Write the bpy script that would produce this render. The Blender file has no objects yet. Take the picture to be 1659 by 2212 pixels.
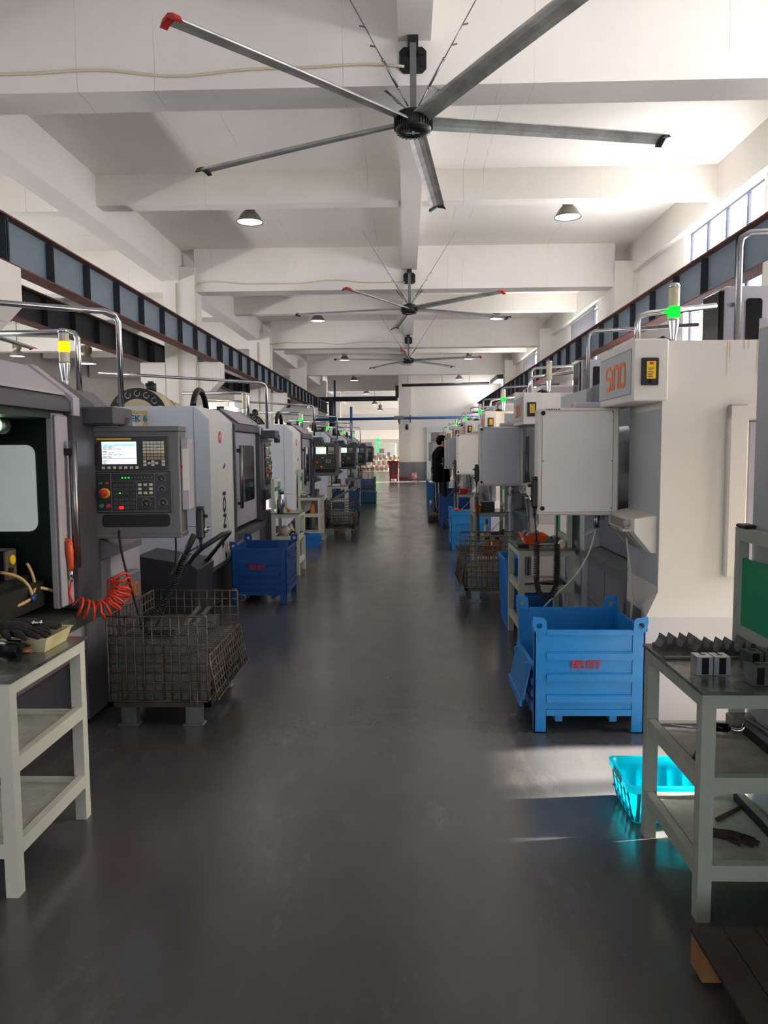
import bpy, bmesh, math, random
from mathutils import Vector, Matrix, Euler
from mathutils.geometry import tessellate_polygon
random.seed(7)
PI = math.pi
S = bpy.context.scene
EXPO = .7
UPR, UPL = 58, 250
COL = S.collection

# ------------------------------------------------------------------ materials
def lin(c):
    return tuple((x/12.92 if x <= .04045 else ((x+.055)/1.055)**2.4) for x in c)
def rgb(r, g, b):
    return lin((r/255, g/255, b/255))
_M = {}
def mat(name, c=(200, 200, 200), rough=.5, metal=0., var=.0, vs=3., emit=None, es=0., bump=0., bs=60., alpha=1., trans=0., spec=.5, c2=None, coat=0.):
    if name in _M: return _M[name]
    m = bpy.data.materials.new(name); m.use_nodes = True
    nt = m.node_tree; b = nt.nodes['Principled BSDF']
    col = rgb(*c)
    b.inputs['Base Color'].default_value = (*col, 1)
    b.inputs['Roughness'].default_value = rough
    b.inputs['Metallic'].default_value = metal
    b.inputs['Specular IOR Level'].default_value = spec
    b.inputs['Alpha'].default_value = alpha
    b.inputs['Transmission Weight'].default_value = trans
    b.inputs['Coat Weight'].default_value = coat
    if emit:
        b.inputs['Emission Color'].default_value = (*rgb(*emit), 1)
        b.inputs['Emission Strength'].default_value = es
    if var or c2 or bump:
        tc = nt.nodes.new('ShaderNodeTexCoord')
        n = nt.nodes.new('ShaderNodeTexNoise'); n.inputs['Scale'].default_value = vs
        n.inputs['Detail'].default_value = 6; n.inputs['Roughness'].default_value = .65
        nt.links.new(tc.outputs['Object'], n.inputs['Vector'])
        if var or c2:
            r = nt.nodes.new('ShaderNodeValToRGB')
            d = rgb(*c2) if c2 else tuple(x*(1-var) for x in col)
            r.color_ramp.elements[0].position = .36; r.color_ramp.elements[0].color = (*d, 1)
            r.color_ramp.elements[1].position = .62; r.color_ramp.elements[1].color = (*col, 1)
            nt.links.new(n.outputs['Fac'], r.inputs['Fac']); nt.links.new(r.outputs['Color'], b.inputs['Base Color'])
        if bump:
            n2 = nt.nodes.new('ShaderNodeTexNoise'); n2.inputs['Scale'].default_value = bs; n2.inputs['Detail'].default_value = 4
            nt.links.new(tc.outputs['Object'], n2.inputs['Vector'])
            bp = nt.nodes.new('ShaderNodeBump'); bp.inputs['Strength'].default_value = bump; bp.inputs['Distance'].default_value = .01
            nt.links.new(n2.outputs['Fac'], bp.inputs['Height']); nt.links.new(bp.outputs['Normal'], b.inputs['Normal'])
    _M[name] = m
    return m

PLASTER = mat('plaster', (232, 227, 221), .85, var=.05, vs=.9, bump=.05, bs=25)
def joints(m):
    # hairline formwork joints in the concrete, broken up by noise
    nt = m.node_tree; N = nt.nodes.new; Lk = nt.links.new; b = nt.nodes['Principled BSDF']
    src = b.inputs['Base Color'].links[0].from_socket
    tc = N('ShaderNodeTexCoord'); wn = N('ShaderNodeTexNoise'); wn.inputs['Scale'].default_value = 2.5; wn.inputs['Detail'].default_value = 5
    Lk(tc.outputs['Object'], wn.inputs['Vector'])
    ad = N('ShaderNodeMixRGB'); ad.blend_type = 'ADD'; ad.inputs[0].default_value = .05
    Lk(tc.outputs['Object'], ad.inputs[1]); Lk(wn.outputs['Color'], ad.inputs[2])
    sx = N('ShaderNodeSeparateXYZ'); Lk(ad.outputs[0], sx.inputs[0])
    outs = []
    for ax, per, ph in (('X', 1.83, .31), ('X', 4.1, .77), ('Y', 3.3, .2)):
        d = N('ShaderNodeMath'); d.operation = 'MULTIPLY_ADD'; d.inputs[1].default_value = 1/per; d.inputs[2].default_value = ph; Lk(sx.outputs[ax], d.inputs[0])
        f = N('ShaderNodeMath'); f.operation = 'FRACT'; Lk(d.outputs[0], f.inputs[0])
        l = N('ShaderNodeMath'); l.operation = 'LESS_THAN'; l.inputs[1].default_value = .007/per; Lk(f.outputs[0], l.inputs[0]); outs.append(l)
    m1 = N('ShaderNodeMath'); m1.operation = 'MAXIMUM'; Lk(outs[0].outputs[0], m1.inputs[0]); Lk(outs[1].outputs[0], m1.inputs[1])
    m2 = N('ShaderNodeMath'); m2.operation = 'MAXIMUM'; Lk(m1.outputs[0], m2.inputs[0]); Lk(outs[2].outputs[0], m2.inputs[1])
    br = N('ShaderNodeTexNoise'); br.inputs['Scale'].default_value = 1.1; br.inputs['Detail'].default_value = 7; Lk(tc.outputs['Object'], br.inputs['Vector'])
    rp = N('ShaderNodeMapRange'); rp.inputs['From Min'].default_value = .42; rp.inputs['From Max'].default_value = .6; Lk(br.outputs['Fac'], rp.inputs['Value'])
    mm = N('ShaderNodeMath'); mm.operation = 'MULTIPLY'; Lk(m2.outputs[0], mm.inputs[0]); Lk(rp.outputs[0], mm.inputs[1])
    ms = N('ShaderNodeMath'); ms.operation = 'MULTIPLY'; ms.inputs[1].default_value = .5; Lk(mm.outputs[0], ms.inputs[0])
    mx = N('ShaderNodeMixRGB'); mx.inputs[2].default_value = (*rgb(120, 112, 104), 1); Lk(ms.outputs[0], mx.inputs[0]); Lk(src, mx.inputs[1]); Lk(mx.outputs[0], b.inputs['Base Color'])
joints(PLASTER)
PLASTER2 = mat('plaster_end', (228, 222, 216), .85, var=.03, vs=.7)
DADO = mat('dado_grey', (132, 130, 134), .7, var=.06)
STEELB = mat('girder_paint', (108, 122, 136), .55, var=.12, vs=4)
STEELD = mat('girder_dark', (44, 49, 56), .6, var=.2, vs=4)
RUST = mat('primer_red', (120, 62, 50), .7, c2=(74, 52, 50), vs=5)
WHITE = mat('machine_white', (224, 222, 219), .42, var=.04, vs=2.5, bump=.03, bs=200)
WHITE_SHADED = mat('machine_cool_white', (206, 212, 222), .42, var=.04, vs=2.5, bump=.03, bs=200)
IVORY = mat('machine_ivory', (219, 212, 205), .45, var=.04, vs=2.2, bump=.04, bs=220)
LILAC = mat('machine_lilac_grey', (172, 168, 176), .45, var=.05, vs=3)
MGREY = mat('machine_mid_grey', (112, 111, 118), .45, var=.1, vs=3)
DGREY = mat('machine_dark_grey', (70, 70, 76), .42, var=.14, vs=4)
PGREY = mat('pendant_grey', (104, 103, 106), .45, var=.1, vs=6, bump=.05, bs=250)
CHAMB = mat('chamber_green', (38, 50, 42), .45, var=.35, vs=5)
SILL = mat('sill_oily_steel', (118, 128, 120), .3, metal=.6, var=.3, vs=8)
BLACK = mat('black_plastic', (16, 17, 20), .45)
RUBBER = mat('rubber', (22, 22, 24), .75)
CHROME = mat('chrome', (205, 205, 208), .18, metal=1)
STEEL = mat('steel', (150, 150, 152), .35, metal=1, var=.2, vs=12)
GALV = mat('galvanised', (128, 132, 132), .42, metal=.75, var=.2, vs=9)
WIRE = mat('wire', (116, 107, 96), .42, metal=.6, c2=(72, 60, 50), vs=14)
CREAM = mat('magazine_cream', (198, 186, 150), .5, var=.08)
GLASSD = mat('dark_glass', (18, 20, 22), .08)
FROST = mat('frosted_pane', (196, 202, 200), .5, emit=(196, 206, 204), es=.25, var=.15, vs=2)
BENCH = mat('bench_cream', (206, 205, 190), .5, var=.06, vs=5)
BENCHT = mat('bench_top', (124, 126, 120), .2, metal=.35, c2=(74, 78, 76), vs=6, bump=.15, bs=40)
BENCHS = mat('bench_shelf', (208, 206, 192), .5, c2=(176, 176, 160), vs=9)
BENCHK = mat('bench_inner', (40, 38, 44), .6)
BLUE = mat('bin_blue', (34, 134, 208), .38, var=.12, vs=5, bump=.04, bs=60)
BLUED = mat('bin_blue_deep', (18, 78, 152), .4, var=.2, vs=5)
BLUEN = mat('bin_blue_navy', (18, 62, 104), .45, var=.2, vs=5)
CYAN = mat('crate_cyan', (0, 172, 196), .35, trans=.0)
CYANB = mat('crate_blue', (24, 104, 176), .4)
ORANGE = mat('orange_plastic', (222, 88, 40), .4)
RED = mat('red_plastic', (200, 34, 32), .4)
REDPAINT = mat('red_paint', (196, 44, 48), .6)
GREENB = mat('board_green', (24, 140, 96), .5)
PAPER = mat('paper', (226, 224, 214), .8, var=.05, vs=20)
YELLOW = mat('yellow_label', (232, 190, 30), .5)
SORANGE = mat('logo_orange', (226, 116, 40), .5)
INK = mat('ink', (30, 34, 42), .6)
BLUEINK = mat('ink_blue', (30, 112, 160), .6)
PART = mat('oily_steel_part', (118, 118, 118), .3, metal=.5, var=.45, vs=18)
PARTL = mat('bright_aluminium', (196, 200, 206), .3, metal=.8)
PIPEW = mat('pvc_beige', (214, 200, 174), .5)
PIPEB = mat('pipe_blue', (22, 92, 150), .4)
PIPEK = mat('pipe_black', (44, 44, 48), .5)
HOSE = mat('hose_tan', (206, 170, 110), .4)
HOSEC = mat('hose_clear', (196, 192, 170), .3)
OHOSE = mat('hose_orange', (235, 62, 34), .35)
BLADE = mat('fan_blade_aluminium', (188, 190, 186), .36, metal=.2, c2=(150, 150, 147), vs=3)
HUB = mat('fan_hub_black', (24, 24, 28), .4)
REDCAP = mat('red_cap', (186, 40, 40), .5)
SKIN = mat('skin', (206, 160, 134), .55)
HAIR = mat('hair', (9, 9, 10), .9, spec=.15)
COAT = mat('coat_black', (13, 13, 15), .95, bump=.2, bs=30, spec=.15)
WOOD = mat('wood_dark', (52, 46, 43), .6, c2=(30, 27, 27), vs=4, bump=.2, bs=18)
WOODL = mat('wood_raw', (150, 108, 66), .75, var=.3, vs=10)
GLOVE = mat('glove_knit', (46, 42, 48), .95, c2=(22, 20, 24), vs=60, bump=.5, bs=160)
BGLOVE = mat('glove_brown', (66, 56, 46), .95, c2=(40, 34, 28), vs=40, bump=.4, bs=120)
TRAY = mat('tray_yellowed', (222, 216, 172), .5, c2=(196, 186, 130), vs=6)
COPPER = mat('coil_copper', (182, 142, 120), .5, var=.3, vs=20)

def emat(name, c, s):
    if name in _M: return _M[name]
    m = bpy.data.materials.new(name); m.use_nodes = True; nt = m.node_tree; nt.nodes.clear()
    e = nt.nodes.new('ShaderNodeEmission'); o = nt.nodes.new('ShaderNodeOutputMaterial')
    e.inputs['Color'].default_value = (*rgb(*c), 1); e.inputs['Strength'].default_value = s
    nt.links.new(e.outputs[0], o.inputs['Surface']); _M[name] = m
    return m
PANE = emat('daylit_frosted_glass', (250, 250, 255), 5.2)
PANEB = emat('daylit_frosted_glass_north', (244, 248, 255), 3.2)
PANEC = emat('daylit_frosted_glass_rear', (244, 248, 255), 2.0)
LENS = emat('lamp_lens_lit', (236, 248, 255), 5.0)
SCREEN = emat('screen_lit', (222, 234, 246), .85)
SCREENB = emat('screen_lit_blue', (120, 160, 214), .7)
LEDG = emat('led_green', (10, 255, 40), 2.2)
LEDA = emat('led_amber', (255, 160, 10), 2.2)
LEDR = emat('led_red', (255, 30, 24), 1.6)
LEDOFF = mat('tower_clear', (196, 190, 160), .2, trans=.0, var=.2, vs=20)
WORKL = emat('work_lamp_lit', (190, 255, 190), 3.5)

# ------------------------------------------------------------------ mesh builder
class MB:
    def __init__(s):
        s.v = []; s.f = []; s.mi = []; s.sm = []; s.m = 0; s.T = None
    def _add(s, vs, fs, smooth=False):
        b = len(s.v)
        if s.T is not None: vs = [s.T @ Vector(p) for p in vs]
        s.v += [tuple(p) for p in vs]
        for f in fs:
            s.f.append(tuple(i+b for i in f)); s.mi.append(s.m); s.sm.append(smooth)
        return s
    def box(s, x0, x1, y0, y1, z0, z1, ch=0.):
        x0, x1 = min(x0, x1), max(x0, x1); y0, y1 = min(y0, y1), max(y0, y1); z0, z1 = min(z0, z1), max(z0, z1)
        if ch <= 0:
            vs = [(x, y, z) for x in (x0, x1) for y in (y0, y1) for z in (z0, z1)]
            return s._add(vs, [(0, 1, 3, 2), (4, 6, 7, 5), (0, 4, 5, 1), (2, 3, 7, 6), (0, 2, 6, 4), (1, 5, 7, 3)])
        c = min(ch, (x1-x0)*.45, (y1-y0)*.45, (z1-z0)*.45)
        vs = []; ix = {}
        X = (x0, x1); Y = (y0, y1); Z = (z0, z1)
        for i in (0, 1):
            for j in (0, 1):
                for k in (0, 1):
                    p = (X[i], Y[j], Z[k]); d = (c if i == 0 else -c, c if j == 0 else -c, c if k == 0 else -c)
                    for a in range(3):
                        q = [p[t]+(d[t] if t != a else 0) for t in range(3)]
                        ix[(i, j, k, a)] = len(vs); vs.append(tuple(q))
        fs = []
        for a in range(3):
            o = [t for t in range(3) if t != a]
            for e in (0, 1):
                lp = []
                for u, w in ((0, 0), (1, 0), (1, 1), (0, 1)):
                    k = [0, 0, 0]; k[a] = e; k[o[0]] = u; k[o[1]] = w
                    lp.append(ix[(*k, a)])
                fs.append(tuple(lp))
            for u in (0, 1):
                for w in (0, 1):
                    k0 = [0, 0, 0]; k1 = [0, 0, 0]; k1[a] = 1
                    for k in (k0, k1): k[o[0]] = u; k[o[1]] = w
                    fs.append((ix[(*k0, o[0])], ix[(*k1, o[0])], ix[(*k1, o[1])], ix[(*k0, o[1])]))
        for i in (0, 1):
            for j in (0, 1):
                for k in (0, 1):
                    fs.append((ix[(i, j, k, 0)], ix[(i, j, k, 1)], ix[(i, j, k, 2)]))
        return s._add(vs, fs)
    def prism(s, poly, axis, a0, a1, holes=()):
        def P(p, a):
            return {'x': (a, p[0], p[1]), 'y': (p[0], a, p[1]), 'z': (p[0], p[1], a)}[axis]
        loops = [list(poly)]+[list(h) for h in holes]
        vs = []; fs = []
        n = sum(len(l) for l in loops)
        for a in (a0, a1):
            for l in loops: vs += [P(p, a) for p in l]
        if holes:
            tris = tessellate_polygon([[Vector((p[0], p[1], 0)) for p in l] for l in loops])
            for t in tris:
                fs.append(tuple(t)); fs.append(tuple(i+n for i in reversed(t)))
        else:
            k = len(poly); fs.append(tuple(range(k))); fs.append(tuple(n+i for i in reversed(range(k))))
        b = 0
        for l in loops:
            k = len(l)
            for i in range(k):
                j = (i+1) % k; fs.append((b+i, b+j, b+j+n, b+i+n))
            b += k
        return s._add(vs, fs)
    def tube(s, pts, r, n=6, closed=False, caps=True, smooth=True):
        pts = [Vector(p) for p in pts]; k = len(pts)
        rs = r if isinstance(r, (list, tuple)) else [r]*k
        vs = []; fs = []
        def tang(i):
            if closed: d = pts[(i+1) % k]-pts[i-1]
            else: d = pts[min(i+1, k-1)]-pts[max(i-1, 0)]
            return d.normalized() if d.length > 1e-9 else Vector((0, 0, 1))
        t = tang(0); up = Vector((0, 0, 1)) if abs(t.z) < .9 else Vector((1, 0, 0))
        nrm = t.cross(up).normalized()
        for i in range(k):
            t2 = tang(i)
            nrm = (nrm-t2*nrm.dot(t2))
            nrm = nrm.normalized() if nrm.length > 1e-6 else t2.orthogonal().normalized()
            bn = t2.cross(nrm)
            for j in range(n):
                a = 2*PI*j/n; vs.append(pts[i]+nrm*(math.cos(a)*rs[i])+bn*(math.sin(a)*rs[i]))
        for i in range(k if closed else k-1):
            for j in range(n):
                i2 = (i+1) % k; fs.append((i*n+j, i*n+(j+1) % n, i2*n+(j+1) % n, i2*n+j))
        if caps and not closed:
            fs.append(tuple(range(n))); fs.append(tuple((k-1)*n+j for j in range(n)))
        return s._add(vs, fs, smooth)
    def cyl(s, p0, p1, r0, r1=None, n=14, smooth=True):
        p0 = Vector(p0); p1 = Vector(p1)
        return s.lathe([(r0, 0), (r1 if r1 is not None else r0, (p1-p0).length)], p0, p1-p0, n, smooth)
    def lathe(s, prof, c, ax=(0, 0, 1), n=16, smooth=True, caps=True):
        c = Vector(c); ax = Vector(ax).normalized(); u = ax.orthogonal().normalized(); w = ax.cross(u)
        vs = []; fs = []
        for r, h in prof:
            for j in range(n):
                a = 2*PI*j/n; vs.append(c+ax*h+u*(math.cos(a)*r)+w*(math.sin(a)*r))
        for i in range(len(prof)-1):
            for j in range(n): fs.append((i*n+j, i*n+(j+1) % n, (i+1)*n+(j+1) % n, (i+1)*n+j))
        s._add(vs, fs, smooth)
        if caps:
            b = []
            if prof[0][0] > 1e-5: b.append(tuple(range(n)))
            if prof[-1][0] > 1e-5: b.append(tuple((len(prof)-1)*n+j for j in range(n)))
            if b:
                base = len(s.v)-len(vs)
                for f in b: s.f.append(tuple(i+base for i in f)); s.mi.append(s.m); s.sm.append(False)
        return s
    def ball(s, c, r, n=12, sx=1, sy=1, sz=1):
        vs = []; fs = []; m = n//2
        for i in range(m+1):
            th = PI*i/m
            for j in range(n):
                a = 2*PI*j/n
                vs.append((c[0]+r*sx*math.sin(th)*math.cos(a), c[1]+r*sy*math.sin(th)*math.sin(a), c[2]+r*sz*math.cos(th)))
        for i in range(m):
            for j in range(n): fs.append((i*n+j, i*n+(j+1) % n, (i+1)*n+(j+1) % n, (i+1)*n+j))
        return s._add(vs, fs, True)
    def obox(s, p0, p1, w, t, up=(0, 0, 1)):
        """bar of width w, thickness t from p0 to p1"""
        p0 = Vector(p0); p1 = Vector(p1); d = (p1-p0).normalized(); up = Vector(up)
        sd = d.cross(up)
        sd = sd.normalized() if sd.length > 1e-6 else d.orthogonal().normalized()
        u2 = sd.cross(d)
        vs = []
        for p in (p0, p1):
            for a, b in ((-1, -1), (1, -1), (1, 1), (-1, 1)): vs.append(p+sd*(a*w/2)+u2*(b*t/2))
        return s._add(vs, [(0, 1, 2, 3), (4, 5, 6, 7), (0, 1, 5, 4), (1, 2, 6, 5), (2, 3, 7, 6), (3, 0, 4, 7)])
    def build(s, name, mats, parent=None, loc=None, rot=None):
        me = bpy.data.meshes.new(name); me.from_pydata(s.v, [], s.f)
        mats = mats if isinstance(mats, (list, tuple)) else [mats]
        for m in mats: me.materials.append(m)
        bm = bmesh.new(); bm.from_mesh(me)
        bmesh.ops.recalc_face_normals(bm, faces=bm.faces)
        bm.to_mesh(me); bm.free()
        if len(me.polygons) == len(s.f):
            me.polygons.foreach_set('material_index', s.mi); me.polygons.foreach_set('use_smooth', s.sm)
        else:
            for p in me.polygons: p.use_smooth = p.use_smooth
        me.update()
        return link(name, me, parent, loc, rot)

def link(name, data, parent=None, loc=None, rot=None):
    o = bpy.data.objects.new(name, data); COL.objects.link(o)
    if parent is not None: o.parent = parent
    if loc is not None: o.location = loc
    if rot is not None: o.rotation_euler = rot
    return o
def tag(o, label=None, cat=None, group=None, kind=None):
    if label: o['label'] = label
    if cat: o['category'] = cat
    if group: o['group'] = group
    if kind: o['kind'] = kind
    return o
def thing(name, loc, label, cat, group=None, rz=0):
    return tag(link(name, None, None, loc, (0, 0, rz)), label, cat, group)
def struct(mb, name, m):
    return tag(mb.build(name, m), kind='structure')
_kids = {}
def dup(root, loc=None, label=None, group=None, rz=None, skip=()):
    ch = {}
    for o in COL.objects:
        if o.parent is not None: ch.setdefault(o.parent.name, []).append(o)
    def rec(o, par):
        c = o.copy(); COL.objects.link(c)
        c.parent = par
        if par is not None: c.matrix_parent_inverse = o.matrix_parent_inverse
        for k in ch.get(o.name, []):
            if k.name.split('.')[0] not in skip: rec(k, c)
        return c
    r = rec(root, None)
    if loc is not None: r.location = loc
    if rz is not None: r.rotation_euler = (0, 0, rz)
    if label: r['label'] = label
    if group: r['group'] = group
    return r
def kids(o, stem):
    return [c for c in COL.objects if c.parent == o and c.name.split('.')[0] == stem]
def setmat(o, m, i=0):
    o.material_slots[i].link = 'OBJECT'; o.material_slots[i].material = m

RF = Matrix.Rotation(PI/2, 4, 'X')                                   # text facing -Y
RXP = Matrix.Rotation(PI/2, 4, 'Z') @ RF                             # facing +X
RXN = Matrix.Rotation(-PI/2, 4, 'Z') @ RF                            # facing -X
def text(name, body, size, m, parent, p, R=RF, spin=0., sx=1., bold=0.):
    cu = bpy.data.curves.new(name, 'FONT'); cu.body = body; cu.size = size
    cu.align_x = 'CENTER'; cu.align_y = 'CENTER'; cu.extrude = .0012; cu.offset = bold
    cu.resolution_u = 3
    cu.materials.append(m)
    o = link(name, cu, parent)
    dg = bpy.context.evaluated_depsgraph_get(); me = bpy.data.meshes.new_from_object(o.evaluated_get(dg)); bpy.data.objects.remove(o)
    o = link(name, me, parent)
    o.matrix_local = Matrix.Translation(Vector(p)) @ R @ Matrix.Rotation(spin, 4, 'Z') @ Matrix.Scale(sx, 4, (1, 0, 0))
    return o
def logo_sino(parent, p, R, w, h, name='lettering'):
    mb = MB(); t = h*.17
    def L(pts):
        for a, b in zip(pts, pts[1:]):
            mb.obox((a[0]*w, a[1]*h, 0), (b[0]*w, b[1]*h, 0), t, .003, up=(0, 0, 1))
            mb.cyl((b[0]*w, b[1]*h, -.0015), (b[0]*w, b[1]*h, .0015), t/2, n=8)
        mb.cyl((pts[0][0]*w, pts[0][1]*h, -.0015), (pts[0][0]*w, pts[0][1]*h, .0015), t/2, n=8)
    L([(-.27, .5), (-.44, .5), (-.5, .42), (-.5, .12), (-.44, .03), (-.32, 0), (-.27, -.08), (-.27, -.42), (-.32, -.5), (-.5, -.5)])
    L([(-.17, .36), (-.17, -.5)])
    L([(-.06, -.5), (-.06, .5), (.1, .5), (.16, .4), (.16, -.5)])
    L([(.3, .5), (.45, .5), (.5, .4), (.5, -.4), (.45, -.5), (.3, -.5), (.26, -.4), (.26, .4), (.3, .5)])
    o = mb.build(name, SORANGE, parent)
    o.matrix_local = Matrix.Translation(Vector(p)) @ R
    return o
def arc(c, r, a0, a1, n, f):
    return [f(c[0]+r*math.cos(a0+(a1-a0)*i/n), c[1]+r*math.sin(a0+(a1-a0)*i/n)) for i in range(n+1)]
def circle2(cx, cy, r, n=14):
    return [(cx+r*math.cos(2*PI*i/n), cy+r*math.sin(2*PI*i/n)) for i in range(n)]
def rrect(x0, x1, z0, z1, r, n=4):
    out = []
    for cx, cz, a in ((x1-r, z1-r, 0), (x0+r, z1-r, PI/2), (x0+r, z0+r, PI), (x1-r, z0+r, 1.5*PI)):
        out += [(cx+r*math.cos(a+PI/2*i/n), cz+r*math.sin(a+PI/2*i/n)) for i in range(n+1)]
    return out
def coil(path, R, turns, per=12):
    """points of a helix around a polyline path"""
    P = [Vector(p) for p in path]
    seg = [(b-a).length for a, b in zip(P, P[1:])]; tot = sum(seg)
    def at(s):
        for i, l in enumerate(seg):
            if s <= l or i == len(seg)-1: return P[i].lerp(P[i+1], min(1, s/l)), (P[i+1]-P[i]).normalized()
            s -= l
    out = []; nrm = None
    N = int(turns*per)
    for k in range(N+1):
        p, t = at(tot*k/N)
        if nrm is None: nrm = t.orthogonal().normalized()
        nrm = (nrm-t*nrm.dot(t)).normalized(); b = t.cross(nrm)
        a = 2*PI*k/per; out.append(p+nrm*(R*math.cos(a))+b*(R*math.sin(a)))
    return out
def bez(p0, p1, p2, p3, n=16):
    p0, p1, p2, p3 = map(Vector, (p0, p1, p2, p3))
    return [p0*(1-t)**3+p1*(3*t*(1-t)**2)+p2*(3*t*t*(1-t))+p3*t**3 for t in (i/n for i in range(n+1))]
# ------------------------------------------------------------------ floor material
def floor_mat():
    m = bpy.data.materials.new('epoxy_floor'); m.use_nodes = True; nt = m.node_tree; b = nt.nodes['Principled BSDF']
    N = nt.nodes.new; Lk = nt.links.new
    tc = N('ShaderNodeTexCoord')
    def noise(scale, det, sx=1, sy=1, rough=.6):
        mp = N('ShaderNodeMapping'); mp.inputs['Scale'].default_value = (sx, sy, 1); Lk(tc.outputs['Object'], mp.inputs['Vector'])
        n = N('ShaderNodeTexNoise'); n.inputs['Scale'].default_value = scale; n.inputs['Detail'].default_value = det; n.inputs['Roughness'].default_value = rough
        Lk(mp.outputs[0], n.inputs['Vector']); return n
    def ramp(n, a, b_, ca, cb):
        r = N('ShaderNodeValToRGB'); r.color_ramp.elements[0].position = a; r.color_ramp.elements[1].position = b_
        r.color_ramp.elements[0].color = (*ca, 1); r.color_ramp.elements[1].color = (*cb, 1); Lk(n.outputs['Fac'], r.inputs['Fac']); return r
    big = noise(.55, 6, 1.5, .6); scuff = noise(1.1, 9, 2.2, .8, .72); fine = noise(60, 3)
    base = ramp(big, .35, .7, rgb(66, 66, 67), rgb(86, 86, 86))
    sc = ramp(scuff, .56, .72, (0, 0, 0), (1, 1, 1))
    mx = N('ShaderNodeMix'); mx.data_type = 'RGBA'; mx.inputs['B'].default_value = (*rgb(116, 114, 110), 1)
    mul = N('ShaderNodeMath'); mul.operation = 'MULTIPLY'; mul.inputs[1].default_value = .5
    Lk(sc.outputs['Color'], mul.inputs[0]); Lk(mul.outputs[0], mx.inputs['Factor']); Lk(base.outputs['Color'], mx.inputs['A'])
    Lk(mx.outputs['Result'], b.inputs['Base Color'])
    r = ramp(scuff, .4, .75, (.17, .17, .17), (.3, .3, .3)); Lk(r.outputs['Color'], b.inputs['Roughness'])
    bp = N('ShaderNodeBump'); bp.inputs['Strength'].default_value = .07; bp.inputs['Distance'].default_value = .006
    bp2 = N('ShaderNodeBump'); bp2.inputs['Strength'].default_value = .07; bp2.inputs['Distance'].default_value = .05
    wav = noise(1.6, 2, .6, 1.6)
    Lk(wav.outputs['Fac'], bp2.inputs['Height']); Lk(fine.outputs['Fac'], bp.inputs['Height']); Lk(bp2.outputs['Normal'], bp.inputs['Normal']); Lk(bp.outputs['Normal'], b.inputs['Normal'])
    b.inputs['Specular IOR Level'].default_value = .62
    return m
FLOOR = floor_mat()
XL, XR, YB, YE, YF, ZC = -15.0, 5.0, -7.0, 41.3, 72.0, 6.0
struct(MB().box(XL-.3, XR+.3, YB-.3, YF+.3, -.2, 0), 'floor', FLOOR)
struct(MB().box(XL-.3, XR+.3, YB-.3, YF+.3, ZC, ZC+.2), 'ceiling', PLASTER)

# ---- concrete frame
MAINY = [-1.7, 7.65, 17.0, 26.5, 36.0, 45.5, 55.0, 64.5]
SECY = [3.0, 12.45, 22.3, 31.4, 40.6, 50.2, 59.8]
COLY = [-1.75, 7.75, 16.9, 26.1, 35.2, 44.5, 54.0, 63.5]
for i, y in enumerate(MAINY):
    struct(MB().box(-4.62, 4.52, y, y+.46, 5.085, ZC), 'ceiling_beam', PLASTER)
    struct(MB().box(-14.9, -5.28, y, y+.46, 5.085, ZC), 'ceiling_beam', PLASTER)
for y in SECY:
    struct(MB().box(-4.94, 4.87, y, y+.3, 5.52, ZC), 'ceiling_beam', PLASTER)
    struct(MB().box(-14.9, -5.34, y, y+.3, 5.45, ZC), 'ceiling_beam', PLASTER)
struct(MB().box(-.06, .255, YB, YE, 5.49, ZC), 'ceiling_beam', PLASTER)
struct(MB().box(-10.2, -9.9, YB, YF, 5.13, ZC), 'ceiling_beam', PLASTER)
struct(MB().box(-5.34, -4.94, YB, YF, 5.31, ZC), 'ceiling_beam', PLASTER)
struct(MB().box(4.87, 5.02, YB, YF, 5.31+.06, ZC), 'ceiling_beam', PLASTER)
for i, y in enumerate(COLY):
    c = MB().box(-5.3, -4.6, y, y+.55, 0, 5.6)
    # corbels on both faces carry the crane girders
    c.prism([(-4.61, 3.55), (-4.09, 3.55), (-4.09, 3.14), (-4.61, 2.62)], 'y', y, y+.45)
    c.prism([(-5.29, 3.55), (-5.85, 3.55), (-5.85, 3.14), (-5.29, 2.62)], 'y', y, y+.45)
    struct(c, 'column', PLASTER)
    if y < YE:
        c = MB().box(4.5, 5.02, y, y+.55, 0, 5.6)
        c.prism([(4.51, 3.5), (3.7, 3.5), (3.7, 3.14), (4.51, 2.5)], 'y', y, y+.45)
        struct(c, 'column', PLASTER)

# ---- walls with window openings
def wall_with_holes(name, axis, c0, c1, a0, a1, z0, z1, holes, m):
    mb = MB(); ys = sorted({a0, a1, *[h[0] for h in holes], *[h[1] for h in holes]})
    for p, q in zip(ys, ys[1:]):
        hs = [h for h in holes if h[0] <= p and h[1] >= q]
        zz = [(z0, z1)]
        for h in sorted(hs, key=lambda h: h[2]):
            l = zz.pop(); zz += [(l[0], h[2]), (h[3], l[1])]
        for u, w in zz:
            if w-u < 1e-4: continue
            if axis == 'x': mb.box(c0, c1, p, q, u, w)
            else: mb.box(p, q, c0, c1, u, w)
    return struct(mb, name, m)
WINR = [(2.6, 5.9, .9, 5.4), (11.1, 14.15, .9, 5.4), (20.4, 23.3, .9, 5.3), (29.6, 32.6, .9, 5.3), (38.2, 40.4, .9, 5.3), (46, 52, .9, 5.3), (57, 66, .9, 5.3)]
wall_with_holes('wall_right', 'x', XR, XR+.3, YB, YF, 0, ZC, WINR, PLASTER)
nwin = [0]
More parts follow.
